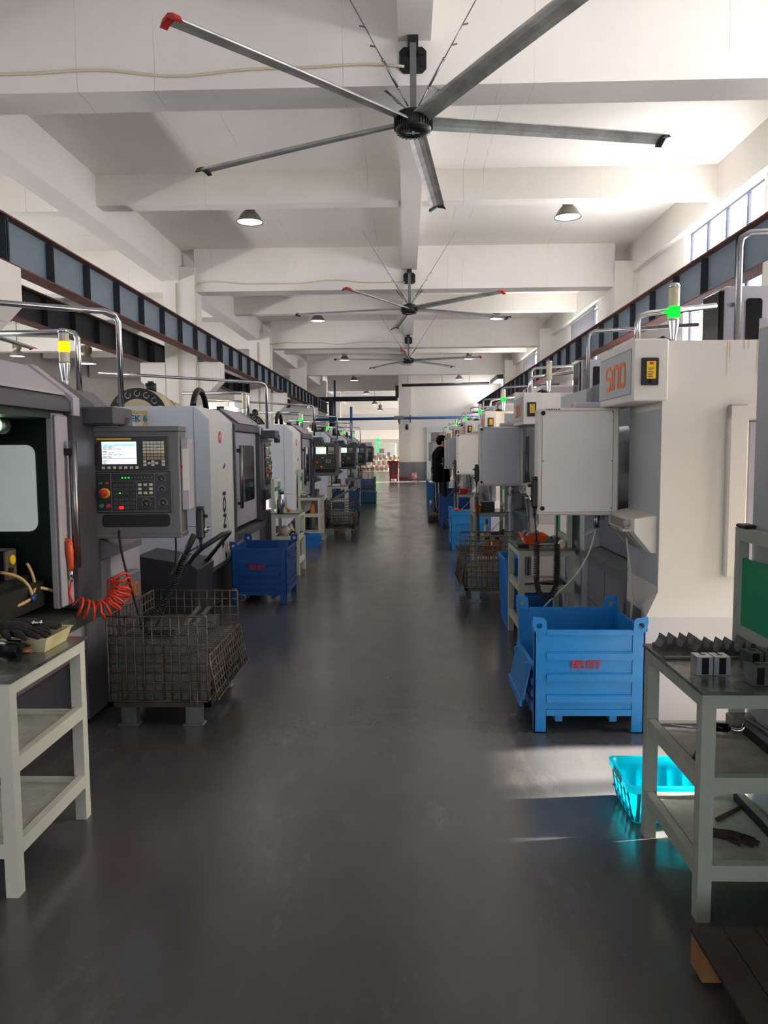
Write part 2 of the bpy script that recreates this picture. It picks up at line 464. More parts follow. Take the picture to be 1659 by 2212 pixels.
def window(axis, c, a0, a1, z0, z1, cols, pm, zs, skip=(), blind=None):
    """framed window: frame, mullions and transoms, one pane per light; skip = open sashes (col,row)"""
    nwin[0] += 1
    root = tag(link('window_%d' % nwin[0], None), kind='structure')
    def B(mb, p, q, u, w, d0=-.03, d1=.03):
        if axis == 'x': mb.box(c+d0, c+d1, p, q, u, w)
        else: mb.box(p, q, c+d0, c+d1, u, w)
    rows = [z0, *zs, z1]; st = (a1-a0)/cols
    f = MB()
    for i in range(cols+1):
        x = a0+st*i; B(f, max(a0, x-.035), min(a1, x+.035), z0, z1, -.04, .04)
    for z in rows: B(f, a0, a1, max(z0, z-.035), min(z1, z+.035), -.045, .045)
    tag(f.build('window_frame', mat('window_alu', (84, 90, 112), .5), root), kind='structure')
    for i in range(cols):
        for r in range(len(rows)-1):
            if (i, r) in skip: continue
            p = MB(); B(p, a0+st*i+.03, a0+st*(i+1)-.03, rows[r]+.03, rows[r+1]-.03, -.004, .004)
            tag(p.build('window_pane', pm, root), kind='structure')
    if blind:
        b = MB(); B(b, a0+.05, a1-.02, blind, z1-.04, -.22, -.212)
        B(b, a0+.03, a1-.01, z1-.05, z1-.0, -.25, -.18)
        tag(b.build('roller_blind', mat('blind_grey', (132, 132, 142), .8), root), kind='structure')
    return root
ZS = [1.55, 2.4, 3.3, 4.1, 4.75]
window('x', XR+.15, 2.6, 5.9, .9, 5.4, 4, PANE, ZS, skip=((0, 0), (1, 0), (2, 0)))
window('x', XR+.15, 11.1, 14.15, .9, 5.4, 4, PANE, ZS, skip=((0, 2), (1, 2)))
window('x', XR+.15, 20.4, 23.3, .9, 5.3, 4, PANE, ZS, blind=3.9)
window('x', XR+.15, 29.6, 32.6, .9, 5.3, 4, PANE, ZS, blind=4.0)
window('x', XR+.15, 38.2, 40.4, .9, 5.3, 3, PANE, ZS, skip=((0, 0), (1, 0), (0, 1), (1, 1)))
window('x', XR+.15, 46, 52, .9, 5.3, 6, PANE, ZS)
window('x', XR+.15, 57, 66, .9, 5.3, 8, PANE, ZS, skip=[(i, j) for i in range(8) for j in range(3)])
# neighbouring bay and rear walls; their unseen glowing windows are added for light
WINL = [(y, y+5.2, 1.2, 5.2) for y in (3, 10, 17, 56, 63)]
wall_with_holes('wall_left', 'x', XL-.3, XL, YB, YF, 0, ZC, WINL, PLASTER)
for h in WINL: window('x', XL-.15, h[0], h[1], h[2], h[3], 4, PANEB, [2.6, 4.0])
WINB = [(-13, -7, .6, 4.6), (-3.6, 3.6, .3, 4.6)]
wall_with_holes('wall_back', 'y', YB-.3, YB, XL, XR, 0, ZC, WINB, PLASTER)
for h in WINB: window('y', YB-.15, h[0], h[1], h[2], h[3], 6, PANEC, [2.0, 3.4])
# partition that closes the aisle at the far right, with its big doorway
DX0, DX1, DZ = 1.32, 4.0, 2.5
e = MB().box(-.375, DX0, YE, YE+.3, .93, ZC).box(DX1, 5.0, YE, YE+.3, .93, ZC).box(DX0, DX1, YE, YE+.3, DZ, ZC)
e.box(-.375, .28, YE-.35, YE, .93, ZC)
struct(e, 'wall_end', PLASTER2)
d = MB().box(-.375, DX0, YE, YE+.3, 0, .93).box(DX1, 5.0, YE, YE+.3, 0, .93).box(-.375, .28, YE-.35, YE, 0, .93)
struct(d, 'baseboard_end', DADO)
f = MB().box(1.1, DX0+.02, YE-.08, YE+.36, 0, DZ+.28, .01).box(DX1-.02, DX1+.2, YE-.08, YE+.36, 0, DZ+.28, .01).box(1.1, DX1+.2, YE-.09, YE+.36, DZ, DZ+.3, .01)
tag(f.build('door_1', mat('door_frame_pale', (200, 208, 208), .5, var=.05)), kind='structure')
struct(MB().box(.6, 5.0, YE+4.5, YE+4.7, 0, 4.0), 'wall_room_beyond', PLASTER2)
struct(MB().box(XL, -.1, YF, YF+.3, 2.3, ZC).box(XL, -5.5, YF, YF+.3, 0, 2.3).box(-3.2, 5, YF, YF+.3, 0, 2.3).box(-5.5, -3.2, YF, YF+.3, 0, .9), 'wall_far', PLASTER)
window('y', YF+.15, -5.5, -3.2, .9, 2.3, 3, PANEB, [1.6], blind=1.05)
# deep beam and bulkhead over the far area
struct(MB().box(-6, -.4, 58, 58.5, 3.1, 4.3), 'ceiling_beam', PLASTER2)
struct(MB().box(-9, -.4, 66, 66.4, 2.5, 6), 'ceiling_beam', PLASTER)

# ------------------------------------------------------------------ crane runway girders
def crane(x, sgn, label, y0, y1, ztop=4.05, zbot=3.55, m=STEELB):
    r = thing('crane_runway_girder', (x, 0, 0), label, 'girder', 'crane runway girders'); tag(r, kind='thing')
    MB().box(-.008, .008, y0, y1, zbot+.015, ztop-.015).build('web', m, r)
    MB().box(-.11, .11, y0, y1, ztop-.016, ztop).build('top_flange', RUST, r)
    MB().box(-.11, .11, y0, y1, zbot, zbot+.016).build('bottom_flange', RUST, r)
    MB().box(-.05, .05, y0, y1, ztop, ztop+.03).build('rail', STEELD, r)
    y = y0+.66; first = None; n = 0
    while y < y1-.2 and n < 64:
        b = Vector((0, y, 0))
        if first is None:
            first = MB().box(-.1, .1, -.006, .006, zbot+.016, ztop-.03).build('stiffener', STEELD, r, (0, y, 0))
        else:
            o = first.copy(); COL.objects.link(o); o.parent = r; o.location = (0, y, 0)
        n += 1; y += 1.03
    for k, yc in enumerate(COLY):
        if y0 < yc < y1:
            j = MB().box(-.1, .1, yc+.19, yc+.2, zbot+.016, ztop-.03).box(-.1, .1, yc+.25, yc+.26, zbot+.016, ztop-.03)
            for q in range(4):
                z = zbot+.1+q*.1
                for xx in (-.055, .055): j.cyl((xx, yc+.17, z), (xx, yc+.28, z), .013, n=6)
            j.build('splice_plate', STEELD, r)
    return r
crane(-4.2, 1, 'grey steel crane girder with dark stiffeners above the left-hand row of machines', -4, 41)
crane(3.86, 1, 'grey steel crane girder running past the windows above the right-hand machines', -4, 41, 4.03, 3.52)
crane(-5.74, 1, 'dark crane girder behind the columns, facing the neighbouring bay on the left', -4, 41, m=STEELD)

# ------------------------------------------------------------------ pipes, conduits
def pipe(name, pts, r, m, label, cat, group=None, n=8, extra=None):
    mb = MB().tube(pts, r, n)
    o = mb.build(name, m)
    return tag(o, label, cat, group)
def sag(x0, x1, y, z, seed, n=24, amp=.03):
    rnd = random.Random(seed); ph = rnd.random()*6
    return [(x0+(x1-x0)*i/n, y, z+amp*math.sin(ph+i*.45)+amp*.5*math.sin(i*.9)) for i in range(n+1)]
for i, (y, lb) in enumerate(((7.63, 'first'), (16.98, 'second'), (26.48, 'third'))):
    z = 5.3
    p = pipe('conduit', sag(-4.55, 0.0, y, z-.05, i), .013, PIPEW, 'beige conduit along the concrete beam to the %s ceiling fan' % ('nearest', 'middle', 'farthest')[i], 'conduit', 'beam conduits')
for i in (1, 2, 3):
    y = COLY[i]
    o = pipe('conduit', [(-4.5, MAINY[i]-.02, 5.22), (-4.57, y-.01, 5.2), (-4.575, y-.02, 5.1), (-4.575, y-.02, 0)], .014, PIPEW,
             'beige conduit down the %s white column of the left row' % ('nearest', 'second', 'third')[i-1], 'conduit', 'column conduits')
    o = pipe('conduit', [(-5.0, y-.03, 5.25), (-5.0, y-.03, 0)], .016, PIPEW,
             'beige conduit on the outer half of the %s left column' % ('nearest', 'second', 'third')[i-1], 'conduit', 'column conduits')
o = pipe('air_main', [(-5.0, 40.5, 3.2), (4.9, 40.5, 3.28)], .07, PIPEB, 'long blue air main crossing the aisle at the far end wall', 'pipe')
MB().box(-.62, -.1, 40.42, 40.6, 3.2, 3.36).cyl((-.35, 40.5, 3.2), (-.35, 40.5, 3.02), .06).cyl((-.35, 40.5, 3.02), (-.35, 40.5, 2.92), .03).build('valve', GALV, o)
MB().box(.2, .26, 40.4, 40.62, 3.0, 3.4).build('hanger_strap', mat('strap_dark_red', (92, 40, 40), .6), o)
pipe('drop_pipe', [(-4.1, 44.4, 5.6), (-4.1, 44.4, 0)], .06, PIPEB, 'thin blue drop pipe beside the far white column', 'pipe', 'blue drop pipes')
pipe('drop_pipe', [(-3.55, 50, 4.4), (-3.55, 50, 0)], .09, PIPEB, 'thick blue drop pipe in front of the far wall', 'pipe', 'blue drop pipes')
pipe('blue_branch_pipe', [(-4.9, 49.8, 2.5), (-3.6, 49.8, 2.48)], .07, PIPEB, 'short blue branch pipe joining the thick drop pipe', 'pipe')
o = pipe('duct_pipe', [(-.2, 40.3, 4.94), (4.35, 40.3, 5.0)], .075, PIPEK, 'black duct pipe across the top of the end wall', 'pipe', 'black duct pipes')
for x in (.1, 1.9, 3.3): MB().cyl((x, 40.3, 5.0), (x, 40.3, 5.42), .012, n=6).build('hanger_rod', GALV, o)
pipe('duct_pipe', [(-4.9, 42.3, 4.38), (-.45, 42.3, 4.4)], .13, PIPEK, 'thick black duct pipe spanning the far bay left of the end wall', 'pipe', 'black duct pipes')
pipe('duct_pipe', [(-4.05, 41.9, 4.4), (-4.05, 41.9, 2.9)], .14, PIPEK, 'black vertical duct dropping at the end of the left girder', 'pipe', 'black duct pipes')
MB2 = MB().box(4.4, 4.9, 37.2, 40.4, 4.95, 5.18, .02); o = tag(MB2.build('cable_trunking', mat('trunk_grey', (88, 88, 92), .5)), 'grey cable trunking running from the end wall along the windows', 'trunking')
MB().box(4.3, 4.75, 37.0, 37.3, 5.2, 5.36, .02).build('camera_head', BLACK, o)
o = tag(MB().box(-.55, -.38, 41.05, 41.25, 4.35, 5.0, .02).build('junction_box', BLACK), 'black junction box on the corner of the end wall', 'box')
MB().cyl((.05, 41.0, 2.9), (.05, 40.85, 2.72), .07).ball((.05, 40.84, 2.72), .09).build('security_camera', BLACK)['label'] = 'small dark security camera under the blue pipe on the end wall'
bpy.data.objects['security_camera']['category'] = 'camera'

# ------------------------------------------------------------------ ceiling fans
def blade_mesh(R0, R1):
    mb = MB(); n = 14; prof = [(-.085, -.012), (-.05, .006), (0, .016), (.05, .012), (.09, -.006)]
    vs = []; fs = []
    for i in range(n+1):
        x = R0+(R1-R0)*i/n; a = -math.radians(20-8*i/n); w = 1.0
        for side in (1, -1):
            for (y, z) in (prof if side == 1 else prof[::-1]):
                y2, z2 = y*w, z+side*.006-.02*(i/n)**2
                vs.append((x, y2*math.cos(a)-z2*math.sin(a), y2*math.sin(a)+z2*math.cos(a)))
    m = len(prof)*2
    for i in range(n):
        for j in range(m): fs.append((i*m+j, i*m+(j+1) % m, (i+1)*m+(j+1) % m, (i+1)*m+j))
    fs += [tuple(range(m)), tuple(n*m+j for j in range(m))]
    mb._add(vs, fs, False)
    return mb
def tip_mesh(R1):
    mb = MB(); a = -math.radians(12)
    mb.prism([(-.1, -.05), (-.07, .0), (0, .03), (.07, .02), (.115, -.02), (.1, -.03), (0, .0), (-.07, -.03)], 'x', R1-.005, R1+.055)
    for i, (x, y, z) in enumerate(mb.v): mb.v[i] = (x, y*math.cos(a)-z*math.sin(a), y*math.sin(a)+z*math.cos(a)-.02)
    return mb
FANR = 2.5
bl0 = tp0 = None
def fan(x, y, z, off, red, label, zb=5.40, yb=None):
    global bl0, tp0
    r = thing('ceiling_fan', (x, y, z), label, 'ceiling fan', 'big ceiling fans on the centre beam')
    h = MB()
    h.lathe([(.02, -.1), (.13, -.1), (.17, -.075), (.175, .05), (.15, .07), (.08, .075), (.05, .11), (.02, .11)], (0, 0, 0), n=28)
    for k in range(36):
        a = 2*PI*k/36; c, s_ = math.cos(a), math.sin(a)
        h.obox((c*.176, s_*.176, -.07), (c*.176, s_*.176, .045), .008, .014, up=(c, s_, 0))
    for k in range(24):
        a = 2*PI*k/24
        h.tube([(math.cos(a+q*.25)*(.06+.033*q), math.sin(a+q*.25)*(.06+.033*q), -.104) for q in range(4)], .004, 4)
    hub = h.build('hub', HUB, r)
    e = MB().box(-.012, .012, -.035, .035, -.106, -.1).prism([(-.075, 0), (-.015, .012), (-.015, -.012)], 'z', -.107, -.102).prism([(.075, 0), (.015, .012), (.015, -.012)], 'z', -.107, -.102)
    e.build('emblem', mat('emblem_silver', (190, 194, 200), .4), hub)
    zt = zb-z
    MB().box(-.03, .03, -.03, .03, .1, zt-.02).build('down_rod', GALV, r)
    b = MB(); yw = (yb or MAINY[0])-y
    b.prism([(-.13, -.09), (-.09, -.13), (.09, -.13), (.13, -.09), (.13, .07), (.09, .11), (-.09, .11), (-.13, .07)], 'y', yw-.016, yw)
    b.box(-.05, .05, yw-.12, yw, .02, .17)
    for i in range(len(b.v)): b.v[i] = (b.v[i][0], b.v[i][1], b.v[i][2]+zt-.08)
    for sx in (-.1, -.075, .075, .1):
        for sz in (-.06, .04): b.cyl((sx, yw-.016, zt-.08+sz), (sx, yw-.03, zt-.08+sz), .011, n=6)
    b.build('mounting_bracket', HUB, r)
    for k in range(5):
        a = math.radians(off+72*k)
        if bl0 is None:
            bl0 = blade_mesh(.16, FANR).build('blade', BLADE, r); o = bl0
            tp0 = tip_mesh(FANR).build('blade_tip', HUB, o); t = tp0
        else:
            o = bl0.copy(); COL.objects.link(o); o.parent = r
            t = tp0.copy(); COL.objects.link(t); t.parent = o
        o.rotation_euler = (0, 0, a)
        if k in red: setmat(t, REDCAP)
    for sx, sy in ((-1, -1), (1, -1), (-1, 1), (1, 1)):
        p1 = Vector((sx*.05, sy*.05, .12)); p2 = Vector((sx*.95, sy*1.0, 6.0-z)); d = p2-p1
        w = MB().tube([p1+d*.42, p2], .005, 5)
        w.tube([p1, p1+d*.1], .008, 5); w.tube([p1+d*.1, p1+d*.25], .013, 6); w.tube([p1+d*.25, p1+d*.42], .006, 5)
        w.ball(p1+d*.1, .016, 8); w.ball(p1+d*.25, .016, 8)
        for q in (.32, .42):
            w.obox(p1+d*q, p1+d*q+Vector((sx*.05, 0, .01)), .018, .008)
        w.build('guy_wire', STEEL, r)
    return r
fan(.083, 7.48, 4.68, 10.5, (2+1,), 'grey five-blade ceiling fan nearest the camera, hung from the first beam', yb=7.65)
fan(.09, 16.85, 4.64, 26, (3, 4), 'grey five-blade ceiling fan hung from the second beam along', yb=17.0)
fan(.10, 26.4, 4.64, 50, (3, 4), 'grey five-blade ceiling fan hung from the third beam, farthest of the aisle', yb=26.5)
fan(-9.9, 18.0, 4.4, 20, (1,), 'dark ceiling fan in the neighbouring bay on the left, seen under the girder', yb=18.15)

# ------------------------------------------------------------------ high bay lamps
lamp0 = None
def lamp(x, y, z, label, zc=6.0):
    global lamp0
    if lamp0 is None:
        r = thing('ceiling_lamp', (x, y, z), label, 'lamp', 'high bay lamps'); lamp0 = r
        hs = MB().lathe([(.05, .42), (.1, .41), (.115, .36), (.115, .24), (.09, .21), (.09, .18)], (0, 0, 0), n=20)
        for k in range(20):
            a = 2*PI*k/20; hs.obox((math.cos(a)*.12, math.sin(a)*.12, .25), (math.cos(a)*.12, math.sin(a)*.12, .37), .008, .02, up=(math.cos(a), math.sin(a), 0))
        hs.build('housing', mat('lamp_bronze', (126, 116, 100), .45, metal=.4), r)
        MB().lathe([(.09, .19), (.12, .17), (.16, .12), (.2, .05), (.232, .01), (.232, 0), (.222, 0), (.155, .115), (.1, .165)], (0, 0, 0), n=24, caps=False).build('reflector', mat('lamp_reflector', (120, 116, 108), .4, metal=.5), r)
        MB().lathe([(.0, .012), (.212, .012)], (0, 0, 0), n=24, caps=False).build('lens', LENS, r)
    else:
        r = dup(lamp0, (x, y, z), label, skip=('suspension',))
    MB().cyl((0, 0, .41), (0, 0, zc-z), .012, n=8).build('suspension', mat('lamp_stem', (90, 88, 84), .5), r)
    return r
for i, (y, w) in enumerate(((13.5, 'nearest'), (23.7, 'second'), (34, 'third'), (40.2, 'fourth'))):
    z = 5.53 if i < 3 else 5.2
    for x, sd in ((-2.68, 'left'), (2.78, 'right')):
        lamp(x, y, z, 'lit high bay lamp, %s along the %s half of the aisle ceiling' % (w, sd))
for x, y, z, l in ((-2.4, 47, 5.0, 'just left of the end wall, below the black duct'), (-2.1, 52, 4.65, 'beyond the black duct on a long stem'), (-1.9, 57, 4.5, 'farthest beyond the end wall corner'),
                   (-7.3, 17.5, 3.6, 'in the left bay beside the dark fan'), (-8.1, 29, 4.2, 'deeper in the left bay'), (-12.2, 24, 4.6, 'far across the left bay')):
    lamp(x, y, z, 'high bay lamp '+l)
# ------------------------------------------------------------------ operator panel (shared)
def px2(px, py): return ((px-735)/1350*.56, (955-py)/1590*.66)
def prect(mb, a, b, c, d, y0, y1, ch=0.):
    x0, z1 = px2(a, c); x1, z0 = px2(b, d); mb.box(x0, x1, y0, y1, z0, z1, ch)
def make_panel(parent, loc, rz):
    p = MB().box(-.28, .28, 0, .17, -.33, .33, .008)
    p.box(-.285, .285, -.022, .17, .302, .334, .004).box(-.285, .285, -.022, .17, -.334, -.306, .004)
    p = p.build('control_panel', PGREY, parent, loc, (0, 0, rz))
    p['label'] = 'grey operator panel with lit screen'; p.scale.x = 1.06
    b = MB(); prect(b, 235, 1265, 300, 780, -.012, .0, .003); b.m = 1; prect(b, 310, 770, 320, 345, -.014, -.01)
    b.m = 2; prect(b, 250, 325, 400, 630, -.016, -.01); prect(b, 250, 325, 645, 705, -.02, -.01)
    b.build('display_bezel', [mat('bezel', (44, 43, 44), .5), YELLOW, BLACK], p)
    s = MB(); prect(s, 378, 838, 370, 690, -.015, -.011); s.m = 1
    rnd = random.Random(3)
    for k, yy in enumerate((436, 455, 472, 505, 522, 552, 570, 588, 640, 660, 678)):
        x = 395
        for w in range(rnd.randint(1, 4)):
            l = rnd.randint(20, 70); prect(s, x, min(820, x+l), yy, yy+7, -.0155, -.0145); x += l+14
            if x > 780: break
    s.m = 2; prect(s, 390, 815, 408, 426, -.0155, -.0145); s.m = 3; prect(s, 378, 838, 606, 612, -.0155, -.0145)
    s.build('screen', [SCREEN, mat('screen_ink', (96, 112, 150), .6), emat('screen_cyan', (130, 226, 236), .8), mat('screen_line', (120, 124, 140), .6)], p)
    k = MB()
    for r in range(6):
        k.m = 0 if r < 4 else 1
        for c in range(6): prect(k, 927+c*48, 927+c*48+42, 365+r*45, 365+r*45+39, -.02, -.01, .002)
    k.m = 0
    for a, bb in ((927, 635), (927, 682), (985, 660), (1034, 640), (1034, 682), (1083, 660), (1172, 635), (1172, 680)): prect(k, a, a+42, bb, bb+38, -.02, -.01, .002)
    k.build('keypad', [mat('key_ivory', (206, 202, 188), .5), mat('key_tan', (164, 142, 116), .5)], p)
    k = MB()
    for c in range(7): prect(k, 372+c*75, 410+c*75, 722, 760, -.02, -.01, .002)
    k.build('soft_key', mat('key_ivory', (206, 202, 188), .5), p)
    o = MB(); prect(o, 280, 1295, 800, 1395, -.014, 0, .003); o.m = 1
    for q in ((300, 1250, 818, 823), (300, 1250, 1366, 1370), (484, 488, 820, 1370), (1068, 1072, 820, 1370), (488, 1068, 930, 934), (818, 822, 934, 1368), (822, 1070, 1160, 1164)): prect(o, *q, -.0155, -.013)
    op = o.build('operation_panel', [mat('op_black', (20, 21, 26), .4), mat('op_line', (150, 150, 150), .6)], p)
    def disc(name, cx, cy, r, y, m, prof=None):
        x, z = px2(cx, cy); return MB().lathe(prof or [(r, 0), (r, .8*y), (r*.85, y)], (x, -.012, z), (0, -1, 0), n=18).build(name, m, p)
    e = MB(); x, z = px2(397, 1105); e.lathe([(.031, 0), (.031, .012), (.022, .014)], (x, -.012, z), (0, -1, 0), n=20); e.m = 1
    e.lathe([(.014, .012), (.014, .024), (.02, .028), (.02, .04), (.012, .046)], (x, -.012, z), (0, -1, 0), n=20)
    e.build('emergency_stop', [mat('estop_yellow', (228, 150, 30), .45), RED], p)
    for nm, a, bb, c, d, m in (('power_on_button', 320, 370, 945, 975, mat('btn_green', (40, 140, 70), .4)), ('power_off_button', 407, 457, 945, 975, RED)):
        q = MB(); prect(q, a, bb, c, d, -.022, -.012, .003); q.build(nm, m, p)
    disc('cycle_start_button', 355, 1285, .013, .014, mat('btn_green', (40, 140, 70), .4)); disc('feed_hold_button', 445, 1285, .0135, .014, RED)
    g = MB()
    for r, yy in enumerate((972, 1032, 1090, 1178, 1235, 1295)):
        for c in range(4):
            g.m = 1 if (r == 5 and c == 1) else 0
            prect(g, 508+c*74, 570+c*74, yy, yy+42, -.018, -.012, .002)
    g.m = 2; prect(g, 592, 612, 1098, 1112, -.0195, -.018)
    for i in range(10):
        g.m = 2 if i < 3 else 3; prect(g, 630+i*43, 646+i*43, 877, 893, -.017, -.012)
    g.build('key_grid', [mat('key_dark', (58, 58, 64), .5), LEDR, LEDG, mat('led_off', (120, 120, 120), .5)], p)
    j = MB()
    for r, yy in enumerate((968, 1028, 1086)):
        for c in range(3):
            j.m = 1 if r == c == 1 else 0; prect(j, 845+c*75, 892+c*75, yy, yy+38, -.02, -.012, .002)
    j.build('jog_keys', [mat('key_cream', (214, 208, 176), .5), mat('key_dark', (58, 58, 64), .5)], p)
    for cx, cy, r in ((950, 1250, .021), (1160, 895, .02), (1165, 1050, .016), (1175, 1245, .02)):
        x, z = px2(cx, cy)
        d = MB().lathe([(r*.7, 0), (r*.7, .012), (r*.5, .016)], (x, -.012, z), (0, -1, 0), n=16)
        d.m = 1
        for i in range(11):
            a = math.radians(-30+240*i/10); d.obox((x+math.cos(a)*r*1.05, -.0145, z+math.sin(a)*r*1.05), (x+math.cos(a)*r*1.35, -.0145, z+math.sin(a)*r*1.35), .002, .002, up=(0, 1, 0))
        d.obox((x, -.0285, z), (x+r*.5, -.0285, z-r*.5), .003, .002, up=(0, 1, 0))
        d.build('selector_dial', [BLACK, mat('dial_mark', (190, 190, 190), .6)], p)
    x0, z1 = px2(340, 1415); x1, z0 = px2(1255, 1600)
    MB().prism(rrect(x0, x1, z0, z1, .022), 'y', -.0015, .002).build('storage_slot', mat('slot_black', (10, 10, 11), .6), p)
    sb = MB().box(.282, .325, .02, .15, -.17, .26, .004); sb.m = 1; sb.box(.29, .322, .0185, .021, -.05, .2); sb.m = 2; sb.lathe([(.012, 0), (.012, .02)], (.283, .03, .09), (-.3, -1, 0), n=10)
    sb.build('side_box', [LILAC, PAPER, RED], p)
    return p

def tower(parent, loc, color, zs=1.0, name='signal_tower'):
    """stack light: chrome cone, clear tube, lit segment, cap"""
    t = MB().lathe([(.03, 0), (.03, .01), (.018, .012), (.019, .05), (.034, .15), (.034, .165)], (0, 0, 0), n=16).build(name, CHROME, parent, loc)
    MB().lathe([(.032, .165), (.032, .345)], (0, 0, 0), n=16, caps=False).build('clear_tube', LEDOFF, t)
    MB().lathe([(.034, .345), (.034, .36), (.026, .372), (.0, .374)], (0, 0, 0), n=16).build('tower_cap', CHROME, t)
    l = MB()
    for i in range(8):
        a = 2*PI*i/8
        for k in range(5): l.box(.0325*math.cos(a)-.007, .0325*math.cos(a)+.007, .0325*math.sin(a)-.007, .0325*math.sin(a)+.007, .0, .0) if 0 else None
    z0 = {'g': .17, 'a': .225, None: .17}[color]
    l.lathe([(.0335, z0), (.0345, z0+.004), (.0345, z0+.062), (.0335, z0+.066)], (0, 0, 0), n=16, caps=False)
    l.build('lit_segment', {'g': LEDG, 'a': LEDA, None: LEDOFF}[color], t)
    return t

def renumber(s, txt):
    for q in kids(s, 'sticker_number'):
        ml = q.matrix_local.copy(); bpy.data.objects.remove(q)
        n = text('sticker_number', txt, .068, PAPER, s, (0, 0, 0)); n.matrix_local = ml
# ------------------------------------------------------------------ left-hand machining centres
PITCH, LX = 5.4, -1.88
HANDLES = []
def left_machine(y, label, tw, rzp, door_open=0., first=False):
    r = thing('machining_centre', (LX, y, 0), label, 'machine', 'machining centres along the left side')
    MB().box(-2.15, -.1, .05, 3.25, 0, .35).build('plinth', DGREY, r)
    c = MB().prism([(-2.2, .34), (-.12, .34), (0, .47), (0, 1.90), (-.14, 2.03), (-2.2, 2.03)], 'y', 0, .97)
    c.m = 1; c.prism([(-2.2, .35), (-.13, .35), (-.01, .47), (-.01, 1.895), (-.145, 2.025), (-2.2, 2.025)], 'y', -.003, 0)  # near face in a bluish white that paints its shade
    c.m = 2; c.box(-.152, -.147, -.0045, -.002, .36, 2.02).box(-2.2, -.01, -.0045, -.002, .868, .874)
    cab = c.build('side_cabinet', [WHITE, WHITE_SHADED, mat('seam', (120, 124, 134), .6)], r)
    s = MB().lathe([(.062, 0), (.062, .002)], (0.001, .40, 1.735), (1, 0, 0), n=24); st = s.build('number_sticker', mat('sticker_red', (206, 48, 52), .5), cab)
    text('sticker_number', '48', .07, PAPER, st, (.0035, .40, 1.735), RXP)
    text('lettering', 'VISION', .17, INK, cab, (.002, .52, 1.13), RXP, -PI/2, 1.25, .006)
    MB().prism([(.40, .60), (.40, .72), (.50, .64)], 'x', 0, .003).prism([(.53, .48), (.53, .56), (.60, .51)], 'x', 0, .003).build('brand_mark', INK, cab)
    MB().prism([(.58, .56), (.58, .66), (.66, .6)], 'x', 0, .003).build('brand_mark', SORANGE, cab)
    MB().box(0, .004, .24, .62, 1.18, 1.42).box(0, .003, .7, .88, .78, 1.45).build('paper_note', PAPER, cab)
    # surround with chamfered hood
    f = MB().prism([(-1.3, 1.82), (.03, 1.82), (.03, 1.88), (-.2, 2.05), (-1.3, 2.05)], 'y', .97, 2.62)
    f.prism([(-.3, .72), (.035, .72), (.035, 1.83), (-.3, 1.83)], 'y', 2.30, 2.62).box(-.3, .02, .97, 1.02, .72, 1.83)
    f.build('door_surround', DGREY, r)
    h = MB().prism([(.0, 1.925), (-.2, 2.075), (-.2, 2.06), (-.0, 1.91)], 'y', 1.25, 2.3).prism([(.045, 1.80), (.045, 1.9), (-.19, 2.085), (-.6, 2.085), (-.6, 2.04), (-.2, 2.05), (.025, 1.885), (.025, 1.8)], 'y', 2.3, 2.38)  # lighter plate paints the light reflected off the hood chamfer
    h.build('hood_panel', LILAC, r)
    MB().box(-1.27, -1.24, .99, 2.28, .66, 1.8).box(-1.25, -.02, .97, .99, .66, 1.8).box(-1.25, -.06, 2.28, 2.3, .66, 1.8).box(-1.27, -.02, .97, 2.3, 1.78, 1.82)\
        .prism([(-1.25, .5), (-1.25, .56), (-.3, .72), (-.3, .66)], 'y', .98, 2.3).build('work_chamber', CHAMB, r)
    # door leaf, edge trims and its long tube handle
    d = MB().box(-.05, -.012, 1.03, 2.30, .745, 1.81, .006); d.box(-.013, .012, 1.03, 1.17, .75, 1.8, .01)
    do = d.build('door', LILAC, r, (0, door_open, 0))
    MB().prism(rrect(1.42, 2.15, 1.0, 1.66, .06), 'x', -.012, -.006).build('door_window', GLASSD, do)
    hd = MB().cyl((.055, 1.12, .96), (.055, 1.12, 1.66), .02, n=14); hd.m = 1
    hd.box(.0, .06, 1.1, 1.14, 1.0, 1.03).box(.0, .06, 1.1, 1.14, 1.58, 1.62)
    hd.build('door_handle', [STEEL, BLACK], do)
    a = MB().prism([(-.3, .34), (-.13, .34), (-.01, .44), (-.01, .69), (-.3, .69)], 'y', .97, 2.62); a.build('apron', LILAC, r)
    MB().prism([(-.4, .73), (.05, .70), (.05, .675), (.035, .61), (.02, .61), (-.4, .69)], 'y', .97, 2.62).build('sill', SILL, r)
    f = MB().prism([(-2.2, .1), (-.04, .1), (-.04, 1.80), (-.25, 2.0), (-2.2, 2.0)], 'y', 2.62, 3.3); f.build('rear_cabinet', MGREY, r)
    g = MB().prism([(-.04, .92), (.12, .98), (.12, 1.02), (-.04, 1.1)], 'y', 2.66, 3.1).prism([(-.04, .02), (.0, .02), (.0, .93), (-.04, .93)], 'y', 2.46, 2.86).box(-.04, .06, 2.86, 3.24, .3, .8, .01)
    cv = g.build('chip_guard', MGREY, r)
    logo_sino(cv, (.063, 3.04, .68), RXP, .26, .08)
    MB().box(-2.2, -1.27, .97, 2.62, .34, 2.03).build('column_cover', MGREY, r)
    # roof gear
    t = MB().lathe([(.30, 0), (.30, .32), (.24, .34)], (-.79, .3, 1.93), (0, 1, 0), n=40); t.m = 1
    t.lathe([(.30, -.012), (.30, 0)], (-.79, .3, 1.93), (0, 1, 0), n=40); t.m = 0
    t.lathe([(.19, -.02), (.19, -.011)], (-.79, .3, 1.93), (0, 1, 0), n=32); t.m = 2
